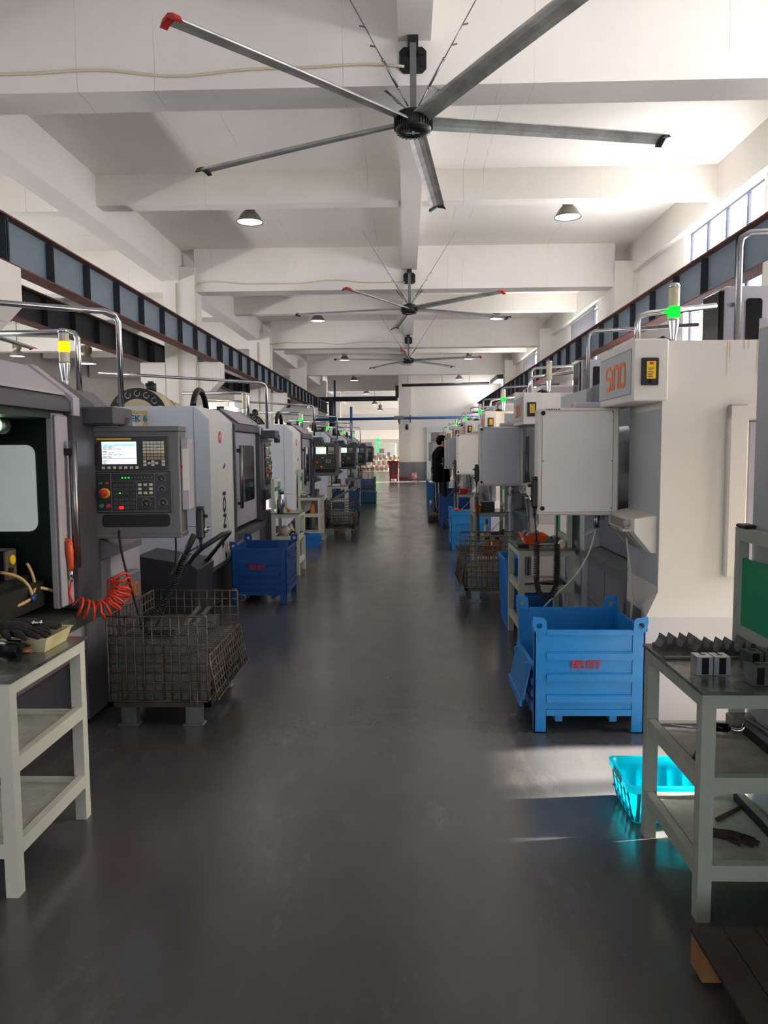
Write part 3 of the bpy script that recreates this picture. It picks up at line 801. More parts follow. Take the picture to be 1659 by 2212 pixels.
    for k in range(16):
        q = 2*PI*k/16; cx, cz = -.79+.245*math.cos(q), 1.93+.245*math.sin(q)
        t.tube([(cx+.028*math.cos(w*PI/5+q), .286, cz+.028*math.sin(w*PI/5+q)) for w in range(9)], .0035, 4)
        t.box(cx-.006, cx+.006, .283, .289, cz-.034, cz-.022)
    mg = t.build('tool_magazine', [CREAM, BLACK, mat('pocket_ring', (170, 170, 172), .4)], r)
    MB().cyl((-.72, .5, 2.2), (-.72, .5, 2.29), .055).cyl((-.72, .5, 2.29), (-.72, .5, 2.31), .03).build('magazine_motor', BLACK, mg)
    j = MB().box(-.9, -.55, .75, .95, 2.03, 2.11); j.m = 1; j.box(-.8, -.62, .8, .93, 2.11, 2.145, .015)
    j.build('roof_box', [mat('roof_box_beige', (176, 166, 146), .6), RED], r)
    q = MB(); pts = arc((1.35, 1.93), .3, .12*PI, .88*PI, 14, lambda u, z: (-.45, u, z+.05))
    q.tube(pts, .035, 8); q.m = 1
    for p_ in pts[1:-1]: q.ball((p_[0]-.0, p_[1]-.012, p_[2]+.0), .036, 6, 1.02, .25, .25)
    q.build('cable_chain', [BLACK, mat('chain_gold', (150, 130, 60), .5)], r)
    MB().cyl((-.35, 1.9, 2.05), (-.35, 1.9, 2.13), .045).box(-.5, -.25, 1.5, 1.8, 2.05, 2.08).build('roof_motor', BLACK, r)
    MB().tube([(-.03, 3.22, 1.9), (-.03, 3.22, 2.46), (-.045, 3.2, 2.5), (-.09, 3.17, 2.52), (-2.1, 2.6, 2.62)], .02, 8).build('conduit_pipe', CHROME, r)
    MB().tube([(-.26, 3.1, 1.95), (-.26, 3.1, 2.34), (-.28, 3.1, 2.37), (-.33, 3.1, 2.38), (-1.2, 3.3, 2.40)], .02, 8).build('conduit_pipe', CHROME, r)
    tower(r, (-.27, 2.92, 2.0), tw)
    MB().box(-.1, .215, 2.44, 2.74, 1.755, 1.855, .008).cyl((.2, 2.66, 1.7), (.2, 2.66, 1.8), .04).build('control_arm', DGREY, r)
    make_panel(r, (.232, 2.62, 1.415), rzp)
    return r
names = ['machining centre with open door nearest on the left, amber tower light lit', 'white machining centre behind the first, red 48 sticker, panel turned to the aisle',
         'third machining centre on the left, green tower light, panel facing down the aisle', 'fourth machining centre on the left, panel beside the third one',
         'fifth machining centre on the left, small dark panel', 'sixth and farthest machining centre on the left']
PR = math.radians(4)
m1 = left_machine(1.9, names[0], 'a', PR, 1.13)
LM = [m1]
for i in range(1, 6):
    m = dup(m1, (LX, 1.9+PITCH*i, 0), names[i]); LM.append(m)
    for d in kids(m, 'door'): d.location = (0, 0, 0)
    t = kids(m, 'signal_tower')[0]
    for l in kids(t, 'lit_segment'):
        setmat(l, LEDG if i > 1 else LEDOFF); l.location.z = -.055
    for p in kids(m, 'control_panel'):
        p.rotation_euler.z = math.radians(90) if i == 1 else PR
        if i == 1: p.location = (.05, 2.75, 1.415)
        for s in kids(p, 'screen'):
            if i > 3: setmat(s, SCREENB)
        if i == 1: 
            for s in kids(p, 'screen'): setmat(s, mat('screen_dim', (150, 152, 150), .3))
for m in LM[2:]:
    for c in kids(m, 'side_cabinet'):
        for s in kids(c, 'number_sticker'):
            renumber(s, str(47-LM.index(m)))
# details only the first machine shows: lit work lamp and the inner window of its chamber
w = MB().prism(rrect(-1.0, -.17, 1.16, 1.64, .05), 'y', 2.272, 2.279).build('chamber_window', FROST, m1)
w = MB().box(-1.2, -.02, 2.262, 2.28, 1.08, 1.12).box(-1.05, -.04, 2.272, 2.28, 1.12, 1.14).box(-1.05, -.04, 2.272, 2.28, 1.66, 1.69).build('chamber_ledge', CHAMB, m1)
w = MB().cyl((-.25, 2.1, 1.74), (-.25, 2.02, 1.74), .045).build('work_lamp', GALV, m1)
MB().cyl((-.25, 2.018, 1.74), (-.25, 2.012, 1.74), .038).build('lamp_lens', WORKL, w)
# painted board leaning on the side of the second machine
b = MB().box(-2.95, -2.47, 7.275, 7.292, 1.76, 1.985); b.m = 1; b.box(-2.93, -2.51, 7.272, 7.276, 1.77, 1.955)
b = b.build('sign_board', [mat('board_tan', (206, 178, 122), .7, var=.1), mat('board_flaked', (224, 218, 204), .8, c2=(190, 180, 150), vs=45)])
tag(b, 'flaking cream sign reading EK 6 on the side of the second machine', 'sign')
text('lettering', 'EK 6', .085, BLUEINK, b, (-2.548, 7.27, 1.91), RF, bold=.002)

# ------------------------------------------------------------------ right-hand machining centres
RX, RPITCH = 1.45, 3.98
def right_machine(y, label, tw):
    r = thing('machining_centre', (RX, y, 0), label, 'machine', 'machining centres along the right side')
    c = MB().box(0, 1.7, 0, .62, .6, 2.2)
    c._add([(0, 0, .77), (1.7, 0, .77), (1.7, -.06, .635), (-.085, -.06, .635), (-.001, .3, .635), (1.7, .3, .635)], [(0, 1, 2, 3), (0, 3, 4), (3, 2, 5, 4), (0, 4, 5, 1), (1, 5, 2)])
    c.m = 1; c.prism([(-.085, -.06), (1.7, -.06), (1.7, .3), (-.001, .3)], 'z', .02, .635); c.m = 3; c.box(-.004, 1.7, .2, .62, .02, .6)
    c.m = 2; c.box(-.003, 0, .01, .6, .8, 1.82)
    cab = c.build('side_cabinet', [IVORY, mat('machine_ivory_lilac', (206, 198, 198), .45, var=.03), mat('machine_pale_grey', (176, 178, 182), .45, var=.03), MGREY], r)
    st = MB()
    for k in range(14):
        xx = .34+random.random()*.34; l = random.choice((.03, .05, .08, .12, .2)); w_ = random.uniform(.002, .005)
        st.prism([(xx-w_, 2.195), (xx+w_, 2.195), (xx+w_*.8, 2.195-l*.7), (xx, 2.195-l)], 'y', -.0022, -.001)
    st.build('rust_run', mat('rust_run', (212, 186, 152), .6, c2=(219, 208, 196), vs=16), cab)
    # cabinet recess on the side
    MB().box(.36, .47, -.05, 0, .86, 1.84, .01).box(.36, 1.6, -.05, 0, 1.75, 1.84, .01).box(1.5, 1.6, -.05, 0, .86, 1.84, .01).build('cabinet_frame', IVORY, r)
    d = MB().box(.48, 1.5, -.025, 0, .87, 1.745, .006).build('cabinet_door', LILAC, r)
    MB().box(.535, .585, -.033, -.025, 1.27, 1.4, .004).cyl((.56, -.033, 1.295), (.56, -.038, 1.295), .013).box(.545, .575, -.04, -.03, 1.32, 1.39, .006).build('door_handle', CHROME, d)
    # main switch box carrying the maker's name
    b = MB().box(-.19, .0, -.09, .66, 1.86, 2.2, .006); b.m = 1; b.box(-.192, -.19, -.05, .63, 1.9, 2.15)
    b.m = 2; b.box(-.193, -.1915, -.05, .63, 2.148, 2.152).box(-.193, -.1915, -.05, .63, 1.9, 1.904).box(-.193, -.1915, -.05, -.046, 1.9, 2.15)
    sb = b.build('switch_box', [IVORY, mat('machine_pale_grey', (176, 178, 182), .45, var=.03), mat('seam', (120, 124, 134), .6)], r)
    logo_sino(sb, (-.194, .27, 2.02), RXN, .4, .125)
    k = MB().box(-.15, -.055, -.105, -.09, 1.945, 2.095, .004); k.m = 1; k.box(-.123, -.073, -.108, -.105, 1.98, 2.075); k.m = 2; k.box(-.108, -.088, -.11, -.107, 2.058, 2.07)
    k.m = 3
    for q in range(6): k.box(-.118, -.118+random.uniform(.02, .04), -.1088, -.1078, 1.99+q*.009, 1.993+q*.009)
    k.m = 0; k.box(-.105, -.09, -.125, -.105, 1.955, 1.975)
    k.build('isolator_switch', [BLACK, YELLOW, RED, INK], sb)
    # front: door bay, apron, ledge, far pillar
    MB().box(.1, .2, .62, 1.62, .8, 2.0).box(.0, .2, .62, 1.62, 1.95, 2.08).build('door_bay', MGREY, r)
    d = MB().box(.06, .1, .64, 1.6, .84, 1.95, .008); do = d.build('door', mat('door_slate', (98, 100, 108), .4, var=.06), r)
    MB().prism(rrect(.8, 1.3, 1.15, 1.75, .04), 'x', .052, .06).build('door_window', GLASSD, do)
    MB().cyl((.02, 1.48, 1.05), (.02, 1.48, 1.6), .016).box(.02, .06, 1.465, 1.495, 1.1, 1.13).box(.02, .06, 1.465, 1.495, 1.53, 1.56).build('door_handle', STEEL, do)
    a = MB().box(-.02, .1, .62, 1.62, .06, .8); a.m = 1; a.box(-.023, -.019, .62, 1.62, .42, .424).box(-.023, -.019, 1.1, 1.104, .06, .78)
    a.build('apron', [MGREY, mat('seam_dark', (60, 60, 66), .6)], r)
    MB().prism([(-.06, .8), (.1, .84), (.1, .76), (-.06, .74)], 'y', .62, 1.62).build('sill', GALV, r)
    p = MB().prism([(-.05, .06), (.1, .06), (.1, 2.1), (-.05, 2.06)], 'y', 1.62, 2.6); p.m = 1; p.box(-.05, 1.7, 2.6, 2.602, .06, 2.1)
    p.m = 0; p.box(.1, 1.7, 1.62, 2.6, .06, 2.1)
    fp = p.build('front_pillar', [mat('machine_pale_grey', (176, 178, 182), .45, var=.03), IVORY], r)
    s = MB().lathe([(.055, 0), (.055, .002)], (-.051, 2.1, 1.92), (-1, 0, 0), n=24).build('number_sticker', mat('sticker_red', (206, 48, 52), .5), fp)
    text('sticker_number', '60', .065, PAPER, s, (-.0545, 2.1, 1.92), RXN)
    MB().prism([(2.02, 1.76), (2.08, 1.84), (2.06, 1.74)], 'x', -.053, -.05).build('brand_mark', INK, fp)
    MB().box(-.053, -.05, 1.7, 1.85, 1.78, 1.86).build('warning_label', YELLOW, fp)
    text('lettering', 'VISION', .15, INK, fp, (-.052, 2.1, 1.25), RXN, -PI/2, 1.2, .005)
    MB().box(.8, 1.7, .62, 1.62, .06, 2.1).build('column_cover', MGREY, r)
    m = MB().box(.58, 1.5, .6, .9, 2.1, 2.62, .01); m.m = 1; m.prism(rrect(.71, .81, 2.2, 2.54, .02), 'y', .593, .6); m.m = 2
    for z in (2.25, 2.5): m.cyl((.625, .6, z), (.625, .59, z), .014, n=8)
    m.m = 1; m.box(.55, .6, .62, .9, 2.15, 2.6, .01)
    m.build('spindle_cover', [LILAC, GLASSD, CHROME], r)
    g = MB().box(.3, .9, 1.7, 2.3, 2.1, 2.42, .02); g.build('roof_cover', IVORY, r)
    q = MB()
    pts = arc((.06, 2.17), .06, .05*PI, .95*PI, 8, lambda u, z: (u, .2, z)); q.tube(pts, .02, 8)
    q.ball((.06, .19, 2.235), .02, 8); q.build('cable_chain', BLACK, r)
    MB().tube([(-.06, .3, 2.18), (-.06, .3, 2.34), (-.05, .3, 2.38), (-.0, .3, 2.4), (.42, .34, 2.45)], .018, 8).build('conduit_pipe', CHROME, r)
    MB().tube([(.64, .55, 2.1), (.64, .55, 2.85), (.65, .55, 2.9), (.7, .55, 2.93), (1.9, .6, 3.0)], .022, 8).build('conduit_pipe', STEEL, r)
    tower(r, (.15, .28, 2.2), tw)
    # pendant seen from behind
    h = MB().box(-.6, -.085, .55, .70, 1.168, 1.858, .01).build('control_panel', IVORY, r)
    h['label'] = 'operator panel seen from behind, plain cream back plate'
    k = MB().box(-.578, -.125, .544, .551, 1.19, 1.84); k.m = 1
    for u, w_, z0, z1 in ((-.578, -.576, 1.19, 1.84), (-.127, -.125, 1.19, 1.84), (-.578, -.125, 1.838, 1.84), (-.578, -.125, 1.19, 1.192)): k.box(u, w_, .5425, .544, z0, z1)
    bp = k.build('back_plate', [WHITE, mat('seam_brown', (120, 112, 100), .6)], h)
    for z in (1.215, 1.825): MB().lathe([(.015, 0), (.013, .012), (.005, .012), (.004, .006)], (-.572, .544, z), (0, -1, 0), n=14).build('rubber_foot', RUBBER, h)
    sc = MB()
    for x, z in ((-.13, 1.215), (-.13, 1.83), (-.572, 1.52), (-.13, 1.52)): sc.cyl((x, .544, z), (x, .54, z), .006, n=8)
    sc.build('screw', STEEL, bp)
    k = MB().box(-.56, -.46, .548, .551, 1.842, 1.856); k.m = 1
    for q in range(9): k.box(-.555+q*.0105, -.549+q*.0105, .5465, .548, 1.845, 1.853)
    k.build('serial_label', [PAPER, INK], h)
    MB().box(-.35, -.0, .64, .72, 1.858, 1.9, .01).build('control_arm', mat('machine_pale_grey', (176, 178, 182), .45), r)
    MB().box(-.58, -.11, .70, .706, 1.2, 1.83).build('panel_face', DGREY, h)
    # air and oil service unit
    s = MB().prism([(-.13, 1.19), (0, 1.21), (0, .99), (-.03, .99), (-.13, 1.11)], 'y', .04, .62); s.m = 1
    s.prism([(.2, 1.17), (.54, 1.17), (.54, 1.12), (.24, 1.115)], 'x', -.133, -.129); s.prism([(-.13, 1.1), (-.04, .998), (-.04, .99), (-.135, 1.095)], 'y', .2, .5); s.m = 2; s.cyl((-.13, .14, 1.16), (-.16, .14, 1.155), .02); s.box(-.18, -.13, .1, .17, 1.11, 1.125)
    sv = s.build('service_unit', [IVORY, mat('sight_glass', (150, 146, 130), .25), mat('machine_pale_grey', (176, 178, 182), .45)], r)
    MB().obox((-.12, .6, 1.1), (-.2, .66, 1.07), .05, .008).obox((-.2, .64, 1.07), (-.27, .66, 1.03), .02, .008).obox((-.2, .7, 1.07), (-.27, .71, 1.03), .02, .008).build('wrench_hook', GALV, sv)
    MB().tube(bez((-.1, .3, 1.05), (-.09, .3, .9), (-.03, .26, .7), (-.09, .3, .4)), .0055, 6).tube(bez((-.095, .3, 1.05), (-.07, .34, .85), (-.02, .3, .6), (-.095, .34, .4)), .0045, 6).build('oil_hose', HOSEC, sv)
    v = MB().tube(bez((-.2, .64, 1.1), (-.25, .64, .7), (-.5, .66, .66), (-.58, .7, .45)), .0055, 6); v.m = 1; v.cyl((-.2, .64, 1.18), (-.2, .64, 1.08), .016); v.m = 2; v.box(-.23, -.17, .63, .65, 1.16, 1.175)
    v.build('air_line', [HOSEC, STEEL, RED], r)
    return r
rn = ['machining centre at the right edge, beside the nearest bench, only its grey front edge showing', 'cream machining centre with orange lettering nearest on the right, behind the bright blue bin',
      'second cream machining centre on the right, behind the first one with the lilac panel back', 'third machining centre on the right, beside the bright blue bin in the distance',
      'fourth machining centre on the right, where the worker stands', 'fifth machining centre on the right, beyond the worker', 'sixth machining centre on the right, near the far doorway', 'seventh machining centre on the right, last before the doorway']
r1 = right_machine(4.4, rn[1], 'g')
RM = [None, r1]
for i in (0, 2, 3, 4, 5, 6, 7):
    m = dup(r1, (RX, 4.4+RPITCH*(i-1), 0) if i else (1.43, .47, 0), rn[i])
    if i == 2:
        for t in kids(m, 'signal_tower'):
            for l in kids(t, 'lit_segment'): setmat(l, LEDOFF)
    for c in kids(m, 'front_pillar'):
        for s in kids(c, 'number_sticker'):
            renumber(s, str(61-i))
    if i in (2, 4):
        for p in kids(m, 'control_panel'):
            for q in kids(p, 'back_plate'): setmat(q, mat('back_plate_lilac', (186, 188, 200), .45))
    RM.append(m)
# ------------------------------------------------------------------ work benches
def bench(x0, x1, y0, y1, label, h=.8, board=None, side=-1, group='cream steel work benches', m=BENCH):
    """legs, top, rails and two shelves; board = (ya, yb, ztop) notice board along the wall edge (side -1 left row, +1 right row)"""
    r = thing('work_bench', (x0, y0, 0), label, 'bench', group); W, D = x1-x0, y1-y0; t = .045; e_ = .0015
    for (x, y) in ((0, 0), (W-t, 0), (0, D-t), (W-t, D-t)):
        MB().box(x-e_, x+t, y-e_, y+t+e_, 0, h-.013).build('leg', m, r)
    tp = MB().box(-.008, W+.008, -.008, D+.008, h-.012, h); tp.m = 1
    tp.box(t, W-t, 0, t*.8, h-.06, h-.012).box(t, W-t, D-t*.8, D, h-.06, h-.012).box(0, t*.8, t, D-t, h-.06, h-.012).box(W-t*.8, W, t, D-t, h-.06, h-.012)
    tp.build('table_top', [BENCHT, m], r)
    for z in (.46, .155):
        s = MB().box(.004, W-.004, .004, D-.004, z, z+.008); s.m = 1
        s.box(t, W-t, 0, t*.8, z-.01, z+.045).box(t, W-t, D-t*.8, D, z-.01, z+.02).box(0, t*.7, t, D-t, z-.01, z+.045).box(W-t*.7, W, t, D-t, z-.01, z+.045)
        s.m = 2  # dark strips paint the shadow gap between shelf and rail
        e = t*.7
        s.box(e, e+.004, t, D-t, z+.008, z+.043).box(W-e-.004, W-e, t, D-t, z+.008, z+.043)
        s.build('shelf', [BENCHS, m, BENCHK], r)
    if board:
        ya, yb, zt = board; bx = (0.0 if side < 0 else W-.04)
        f = MB().box(bx, bx+.04, ya, ya+.04, h, zt).box(bx, bx+.04, yb-.04, yb, h, zt).box(bx+.001, bx+.039, ya+.04, yb-.04, zt-.05, zt-.001).box(bx+.001, bx+.039, ya+.04, yb-.04, h+.05, h+.09)
        b = f.build('notice_frame', m, r)
        MB().box(bx+.014, bx+.024, ya+.04, yb-.04, h+.09, zt-.12).build('notice_board', GREENB, b)
        px = bx+.0255 if side < 0 else bx+.0115
        MB().box(px, px+.002, ya+.07, ya+.07+(yb-ya)*.5, h+.1, h+.27).build('notice_paper', PAPER, b)
    return r
b1 = bench(-1.80, -1.40, 2.59, 3.22, 'cream three-tier bench at the left edge with gloves, tray and tool holders')
b2 = bench(.975, 1.365, 2.49, 3.1, 'grey-cream bench at the right edge with metal blocks, its green board at the side', board=(-.3, .61, 1.28), side=1, m=mat('bench_grey_cream', (168, 172, 160), .5, var=.08, vs=5))
MB().box(.345, .395, .52, .6, 1.281, 1.296, .005).build('board_cap', BLACK, b2)
bR2 = bench(.9, 1.34, 6.08, 6.72, 'grey bench behind the bright blue bin, orange basin on top', board=(.1, .64, 1.24), side=1, m=mat('bench_grey_cream', (168, 172, 160), .5))
bR3 = bench(.86, 1.3, 9.7, 10.3, 'grey bench behind the right wire basket with gloves hanging below', board=(.1, .6, 1.24), side=1, m=mat('bench_grey_cream', (168, 172, 160), .5))
bR4 = bench(.89, 1.32, 13.7, 14.3, 'small grey bench with the red basin, before the worker', m=mat('bench_grey_cream', (168, 172, 160), .5))
bLA = bench(-1.72, -1.37, 9.66, 10.25, 'sunlit cream bench with steel flask behind the dark blue bin', board=(.0, .56, 1.24))
bLB = bench(-1.86, -1.47, 13.05, 13.6, 'cream bench with oil bottle on its shelf beside the third machine', board=(.0, .5, 1.26))
bLC = bench(-1.76, -1.33, 17.0, 17.6, 'low cream bench under the fourth machine panel, papers on top')
bLD = bench(-1.7, -1.3, 21.2, 21.8, 'cream bench farthest down the left side')

# ------------------------------------------------------------------ blue steel pallet bins
def steel_bin(x, y, label, m, W=.61, D=.63, zb=.1, zt=.59, gate='left', opened=False, lettering=True, group='blue steel bins along the aisle'):
    r = thing('steel_bin', (x, y, 0), label, 'bin', group); t = .055
    zp = zt-.01
    for sx, sy in ((0, 0), (1, 0), (0, 1), (1, 1)):
        X = 0 if sx == 0 else W; Y = 0 if sy == 0 else D; dx = 1 if sx == 0 else -1; dy = 1 if sy == 0 else -1
        p = MB().box(X, X+dx*t*1.2, Y, Y+dy*.006, 0, zp).box(X, X+dx*.006, Y, Y+dy*t, 0, zp).box(X, X+dx*t*1.2, Y, Y+dy*t, 0, .006)
        # flared ear with lifting hole
        o = [(X, zp), (X+dx*t*1.2, zp), (X+dx*t*1.15, zp+.06), (X+dx*t*.9, zp+.078), (X-dx*.012, zp+.085), (X-dx*.016, zp+.05)]
        p.prism(o, 'y', Y-dy*.008, Y, holes=[circle2(X+dx*t*.42, zp+.035, .017, 10)])
        o2 = [(Y, zp), (Y+dy*t, zp), (Y+dy*t*.95, zp+.055), (Y, zp+.085)]
        p.prism(o2, 'x', X-dx*.014, X-dx*.008)
        p.build('corner_post', m, r)
    def panel(name, axis, c, sgn, a0, a1, z0=zb, z1=zt, open_=False):
        mb = MB()
        n = 4; hs = (z1-z0)/n
        def B(d0, d1, u0, u1, w0, w1):
            lo, hi = sorted((c+sgn*d0, c+sgn*d1))
            if axis == 'y': mb.box(u0, u1, lo, hi, w0, w1)
            else: mb.box(lo, hi, u0, u1, w0, w1)
        B(.004, .007, a0, a1, z0+.004, z1-.004)
        for k in range(n):
            z = z0+hs*(k+1)
            if k < n-1:
                B(-.012, .0062, a0+.001, a1-.001, z-.045, z-.008); B(-.004, .0055, a0+.002, a1-.002, z-.055, z-.002)
            else: B(-.008, .0092, a0+.001, a1-.001, z-.028, z)
        B(-.006, .0085, a0+.003, a1-.003, z0, z0+.035)
        return mb.build(name, m, r)
    if gate != 'near': f = panel('near_panel', 'y', .004, 1, t*1.2, W-t*1.2)
    panel('far_panel', 'y', D-.004, -1, t*1.2, W-t*1.2)
    if gate == 'left': panel('side_panel', 'x', W-.004, -1, t, D-t); gx, gs = .004, 1
    else: panel('side_panel', 'x', .004, 1, t, D-t); gx, gs = W-.004, -1
    zm = zb+(zt-zb)*.56
    g = panel('lower_gate', 'x', gx, gs, t, D-t, zb, zm)
    d = MB()
    if opened:
        s = -gs
        d.obox((gx+s*.012, t, zm), (gx+s*.012, D-t, zm), .012, .012)
        d.prism([(gx+s*.012, zm), (gx+s*.02, zm), (gx+s*.068, zb+.04), (gx+s*.06, zb+.04)], 'y', t, D-t)
        d.prism([(gx+s*.055, zb+.07), (gx+s*.075, zb+.07), (gx+s*.078, zb+.035), (gx+s*.06, zb+.035)], 'y', t, D-t)
        for q in (.12, D-.15): d.tube(arc((gx+s*.03, zm-.02), .02, 0, 2*PI, 8, lambda u, z: (u, q, z)), .004, 5)
    else:
        d.box(gx-.004, gx+.004, t, D-t, zm, zt-.03); d.box(gx-.012, gx+.012, t, D-t, zt-.05, zt-.02); d.box(gx-.012, gx+.012, t, D-t, zm, zm+.03)
        for q in (.1, D-.12): d.tube(arc((q, zt-.09), .03, 0, PI*1.5, 8, lambda u, z: (gx-gs*.018, u, z)), .005, 5)
        d.cyl((gx-gs*.03, .14, zt-.12), (gx-gs*.03, D-.14, zt-.14), .006, n=6)
    d.build('drop_gate', m, r)
    MB().box(.01, W-.01, .01, D-.01, zb, zb+.012).box(W*.2, W*.2+.04, .02, D-.02, .06, zb).box(W*.7, W*.7+.04, .02, D-.02, .06, zb).build('floor_pan', m, r)
    if lettering:
        text('lettering', '酷耐', .076, REDPAINT, f, (W*.47, -.003, zb+(zt-zb)*.605), RF, 0, 1.12, .0004)
    return r
steel_bin(.715, 4.22, 'bright blue steel bin with red lettering and folded-down gate, nearest on the right', BLUE, opened=True)
steel_bin(-1.815, 7.8, 'dark blue steel bin with red lettering, nearest on the left', BLUED, W=.57, D=.75, gate='right')
steel_bin(.71, 12.0, 'light blue steel bin standing beyond the right wire basket', BLUE, W=.62, lettering=False)
steel_bin(.69, 15.7, 'dark blue steel bin right before the worker', BLUED, lettering=False)
steel_bin(.72, 19.3, 'navy blue steel bin just past the worker, partly hidden', BLUEN, lettering=False, opened=True)
steel_bin(.62, 22.6, 'vivid blue steel bin last of the right row', BLUE, lettering=False)
steel_bin(-1.76, 18.2, 'navy blue steel bin beyond the left far basket', BLUEN, gate='right', lettering=False)
steel_bin(-1.68, 26.2, 'blue steel bin farthest along the left side', BLUE, gate='right', lettering=False)

# ------------------------------------------------------------------ wire baskets
def wire_basket(x, y, label, W=.58, D=.82, zb=.15, zt=.65, gate='right', m=WIRE, legs=True):
    r = thing('wire_basket', (x, y, 0), label, 'basket', 'wire mesh pallet baskets'); zm = zb+(zt-zb)*.54; w = .0042
    def mesh(name, P, na, nb, amp=.002):
        """P(u,v) maps the unit square"""
        mb = MB()
        for i in range(na+1):
            mb.tube([Vector(P(i/na, q/4))+Vector((random.uniform(-amp, amp), random.uniform(-amp, amp), 0)) for q in range(5)], w if 0 < i < na else w*1.4, 5)
        for j in range(nb+1):
            mb.tube([Vector(P(q/6, j/nb))+Vector((0, random.uniform(-amp, amp), random.uniform(-amp, amp))) for q in range(7)], w if 0 < j < nb else w*1.5, 5)
        return mb.build(name, m, r)
    mesh('near_mesh', lambda u, v: (u*W, 0, zb+v*(zt-zb)), 11, 9)
    mesh('far_mesh', lambda u, v: (u*W, D, zb+v*(zt-zb)), 11, 9)
    gx, sx, s = (W, 0, 1) if gate == 'right' else (0, W, -1)
    mesh('side_mesh', lambda u, v: (sx, u*D, zb+v*(zt-zb)), 15, 9)
    mesh('lower_side_mesh', lambda u, v: (gx, u*D, zb+v*(zm-zb)), 15, 5)
    g = mesh('drop_gate', lambda u, v: (gx+s*(.012+v*.045), u*D, zm-v*(zm-zb)*.97), 15, 6)
    mb = MB()
    for q in range(26): mb.tube(arc((gx+s*.006, zm), .011, 0, 2*PI, 6, lambda a, z: (a, D*(q+.5)/26, z)), .002, 4)
    for yy in (0, D):
        mb.tube([(gx, yy, zt-.03), (gx+s*.05, yy, zt-.032), (gx+s*.058, yy, zt-.05), (gx+s*.05, yy, zt-.068), (gx, yy, zt-.07)], .004, 5)
        mb.tube(arc((gx-s*.02, zt), .014, 0, PI, 6, lambda a, z: (a, yy, z)), .004, 5)
    for yy in (.02, D-.02):
        for q in range(14): mb.tube(arc((sx, yy), .01, 0, 2*PI, 5, lambda a, b: (a, b, zb+(zt-zb)*(q+.5)/14)), .002, 4)
    mb.tube([(gx-.1, -.008, zb+.09), (gx-.1, -.01, zb-.02), (gx-.08, -.01, zb-.032), (gx-.06, -.01, zb-.02), (gx-.06, -.008, zb+.09)], .004, 5)
    mb.build('hinge_spring', m, r)
    f = MB().box(-.01, W+.01, 0, .035, zb-.035, zb).box(-.01, W+.01, D-.035, D, zb-.035, zb).box(-.01, .025, 0, D, zb-.035, zb).box(W-.025, W+.01, 0, D, zb-.035, zb).box(0, W, D*.5-.02, D*.5+.02, zb-.03, zb-.005)
    for k in range(9): f.box(W*(k+.5)/9-.012, W*(k+.5)/9+.012, .01, D-.01, zb-.008, zb-.004)
    f.build('base_frame', mat('basket_base', (84, 82, 72), .5, metal=.5, var=.3, vs=12), r)
    for (xx, yy) in ((.06, .02), (W-.14, .02), (.06, D-.08), (W-.14, D-.08)):
        l = MB().box(xx, xx+.09, yy, yy+.06, .012, zb-.03).prism([(xx-.01, .012), (xx-.02, .005), (xx-.012, 0), (xx+.102, 0), (xx+.11, .005), (xx+.1, .012)], 'y', yy-.012, yy+.06)
        l.build('leg', GALV, r)
    return r
wire_basket(-1.735, 4.3, 'wire basket full of dark steel blocks under the nearest left panel')
wire_basket(.62, 7.95, 'wire basket with fold-down gate on the right, behind the grey bench', W=.62, gate='left')
wire_basket(-1.52, 14.35, 'wire basket of pale metal strips with a plank, beyond the left benches', W=.52, zt=.62)
wire_basket(-1.45, 22.9, 'tall dark wire basket standing on a blue pallet far down the left side', W=.46, D=.7, zb=.1, zt=.7).location.z = .335
tag(MB().box(-1.5, -.92, 22.85, 23.65, .0, .33, .02).box(-1.52, -.90, 22.83, 23.67, .27, .3).build('plastic_pallet', mat('pallet_teal', (20, 84, 116), .5)), 'deep blue plastic pallet under the tall far basket', 'pallet')

# machined steel blocks standing in the near basket
def block_mesh(w, d, h, m=PART, name='steel_block'):
    p = [(0, 0), (w, 0), (w, d*.36), (w*.2, d*.3), (w*.14, d*.5), (w*.2, d*.68), (w*.9, d*.68), (w, d*.74), (w, d), (w*.12, d), (0, d*.8)]
    return MB().prism(p, 'z', 0, h).build(name, m)
blk = None
def steel_block(x, y, z, rz, label, group, w=.062, d=.05, h=.165):
    global blk
    if blk is None: blk = block_mesh(w, d, h); o = blk
    else: o = blk.copy(); COL.objects.link(o)
    o.location = (x, y, z); o.rotation_euler = (0, 0, rz)
    return tag(o, label, 'steel block', group)
for layer in (0, 1):
    for i in range(9):
        for j in range(15):
            low = i >= 7
            if layer == 0 and not (j == 0 or i == 8): continue
            z = .152+layer*.167
            if layer == 1 and low: z = .152+.09
            if layer == 0 and low: z = .152
            if layer == 0 and low and j > 0: continue
            x = -1.725+i*.0635+random.uniform(-.002, .002); y = 4.312+j*.0535+random.uniform(-.002, .002)
            if layer == 0: lb, gp = 'dark slotted steel block at the bottom front of the near wire basket', 'bottom blocks in the near basket'
            elif low: lb, gp = 'dark slotted steel block in the low stack beside the gate of the near basket', 'low stack in the near basket'
            else: lb, gp = 'dark slotted steel block on top of the tall stack in the near wire basket', 'top blocks in the near basket'
            steel_block(x, y, z-.0, 0, lb, gp)
for i in range(9):
    for j in range(10):
        if i < 8 and j > 0 and False: continue
        steel_block(.645+i*.0635, 7.98+j*.055, .152+random.uniform(0, .006), 0, 'dark steel block in the right-hand wire basket', 'blocks in the right basket')
for k in range(2):
    tag(MB().obox((-1.45+k*.07, 4.6, .42+.02*k), (-1.40+k*.07, 5.05, .55), .03, .012).build('steel_bar', STEEL), 'loose steel strip leaning at the back of the near wire basket', 'steel strip', 'strips in the near basket')
rnd = random.Random(5)
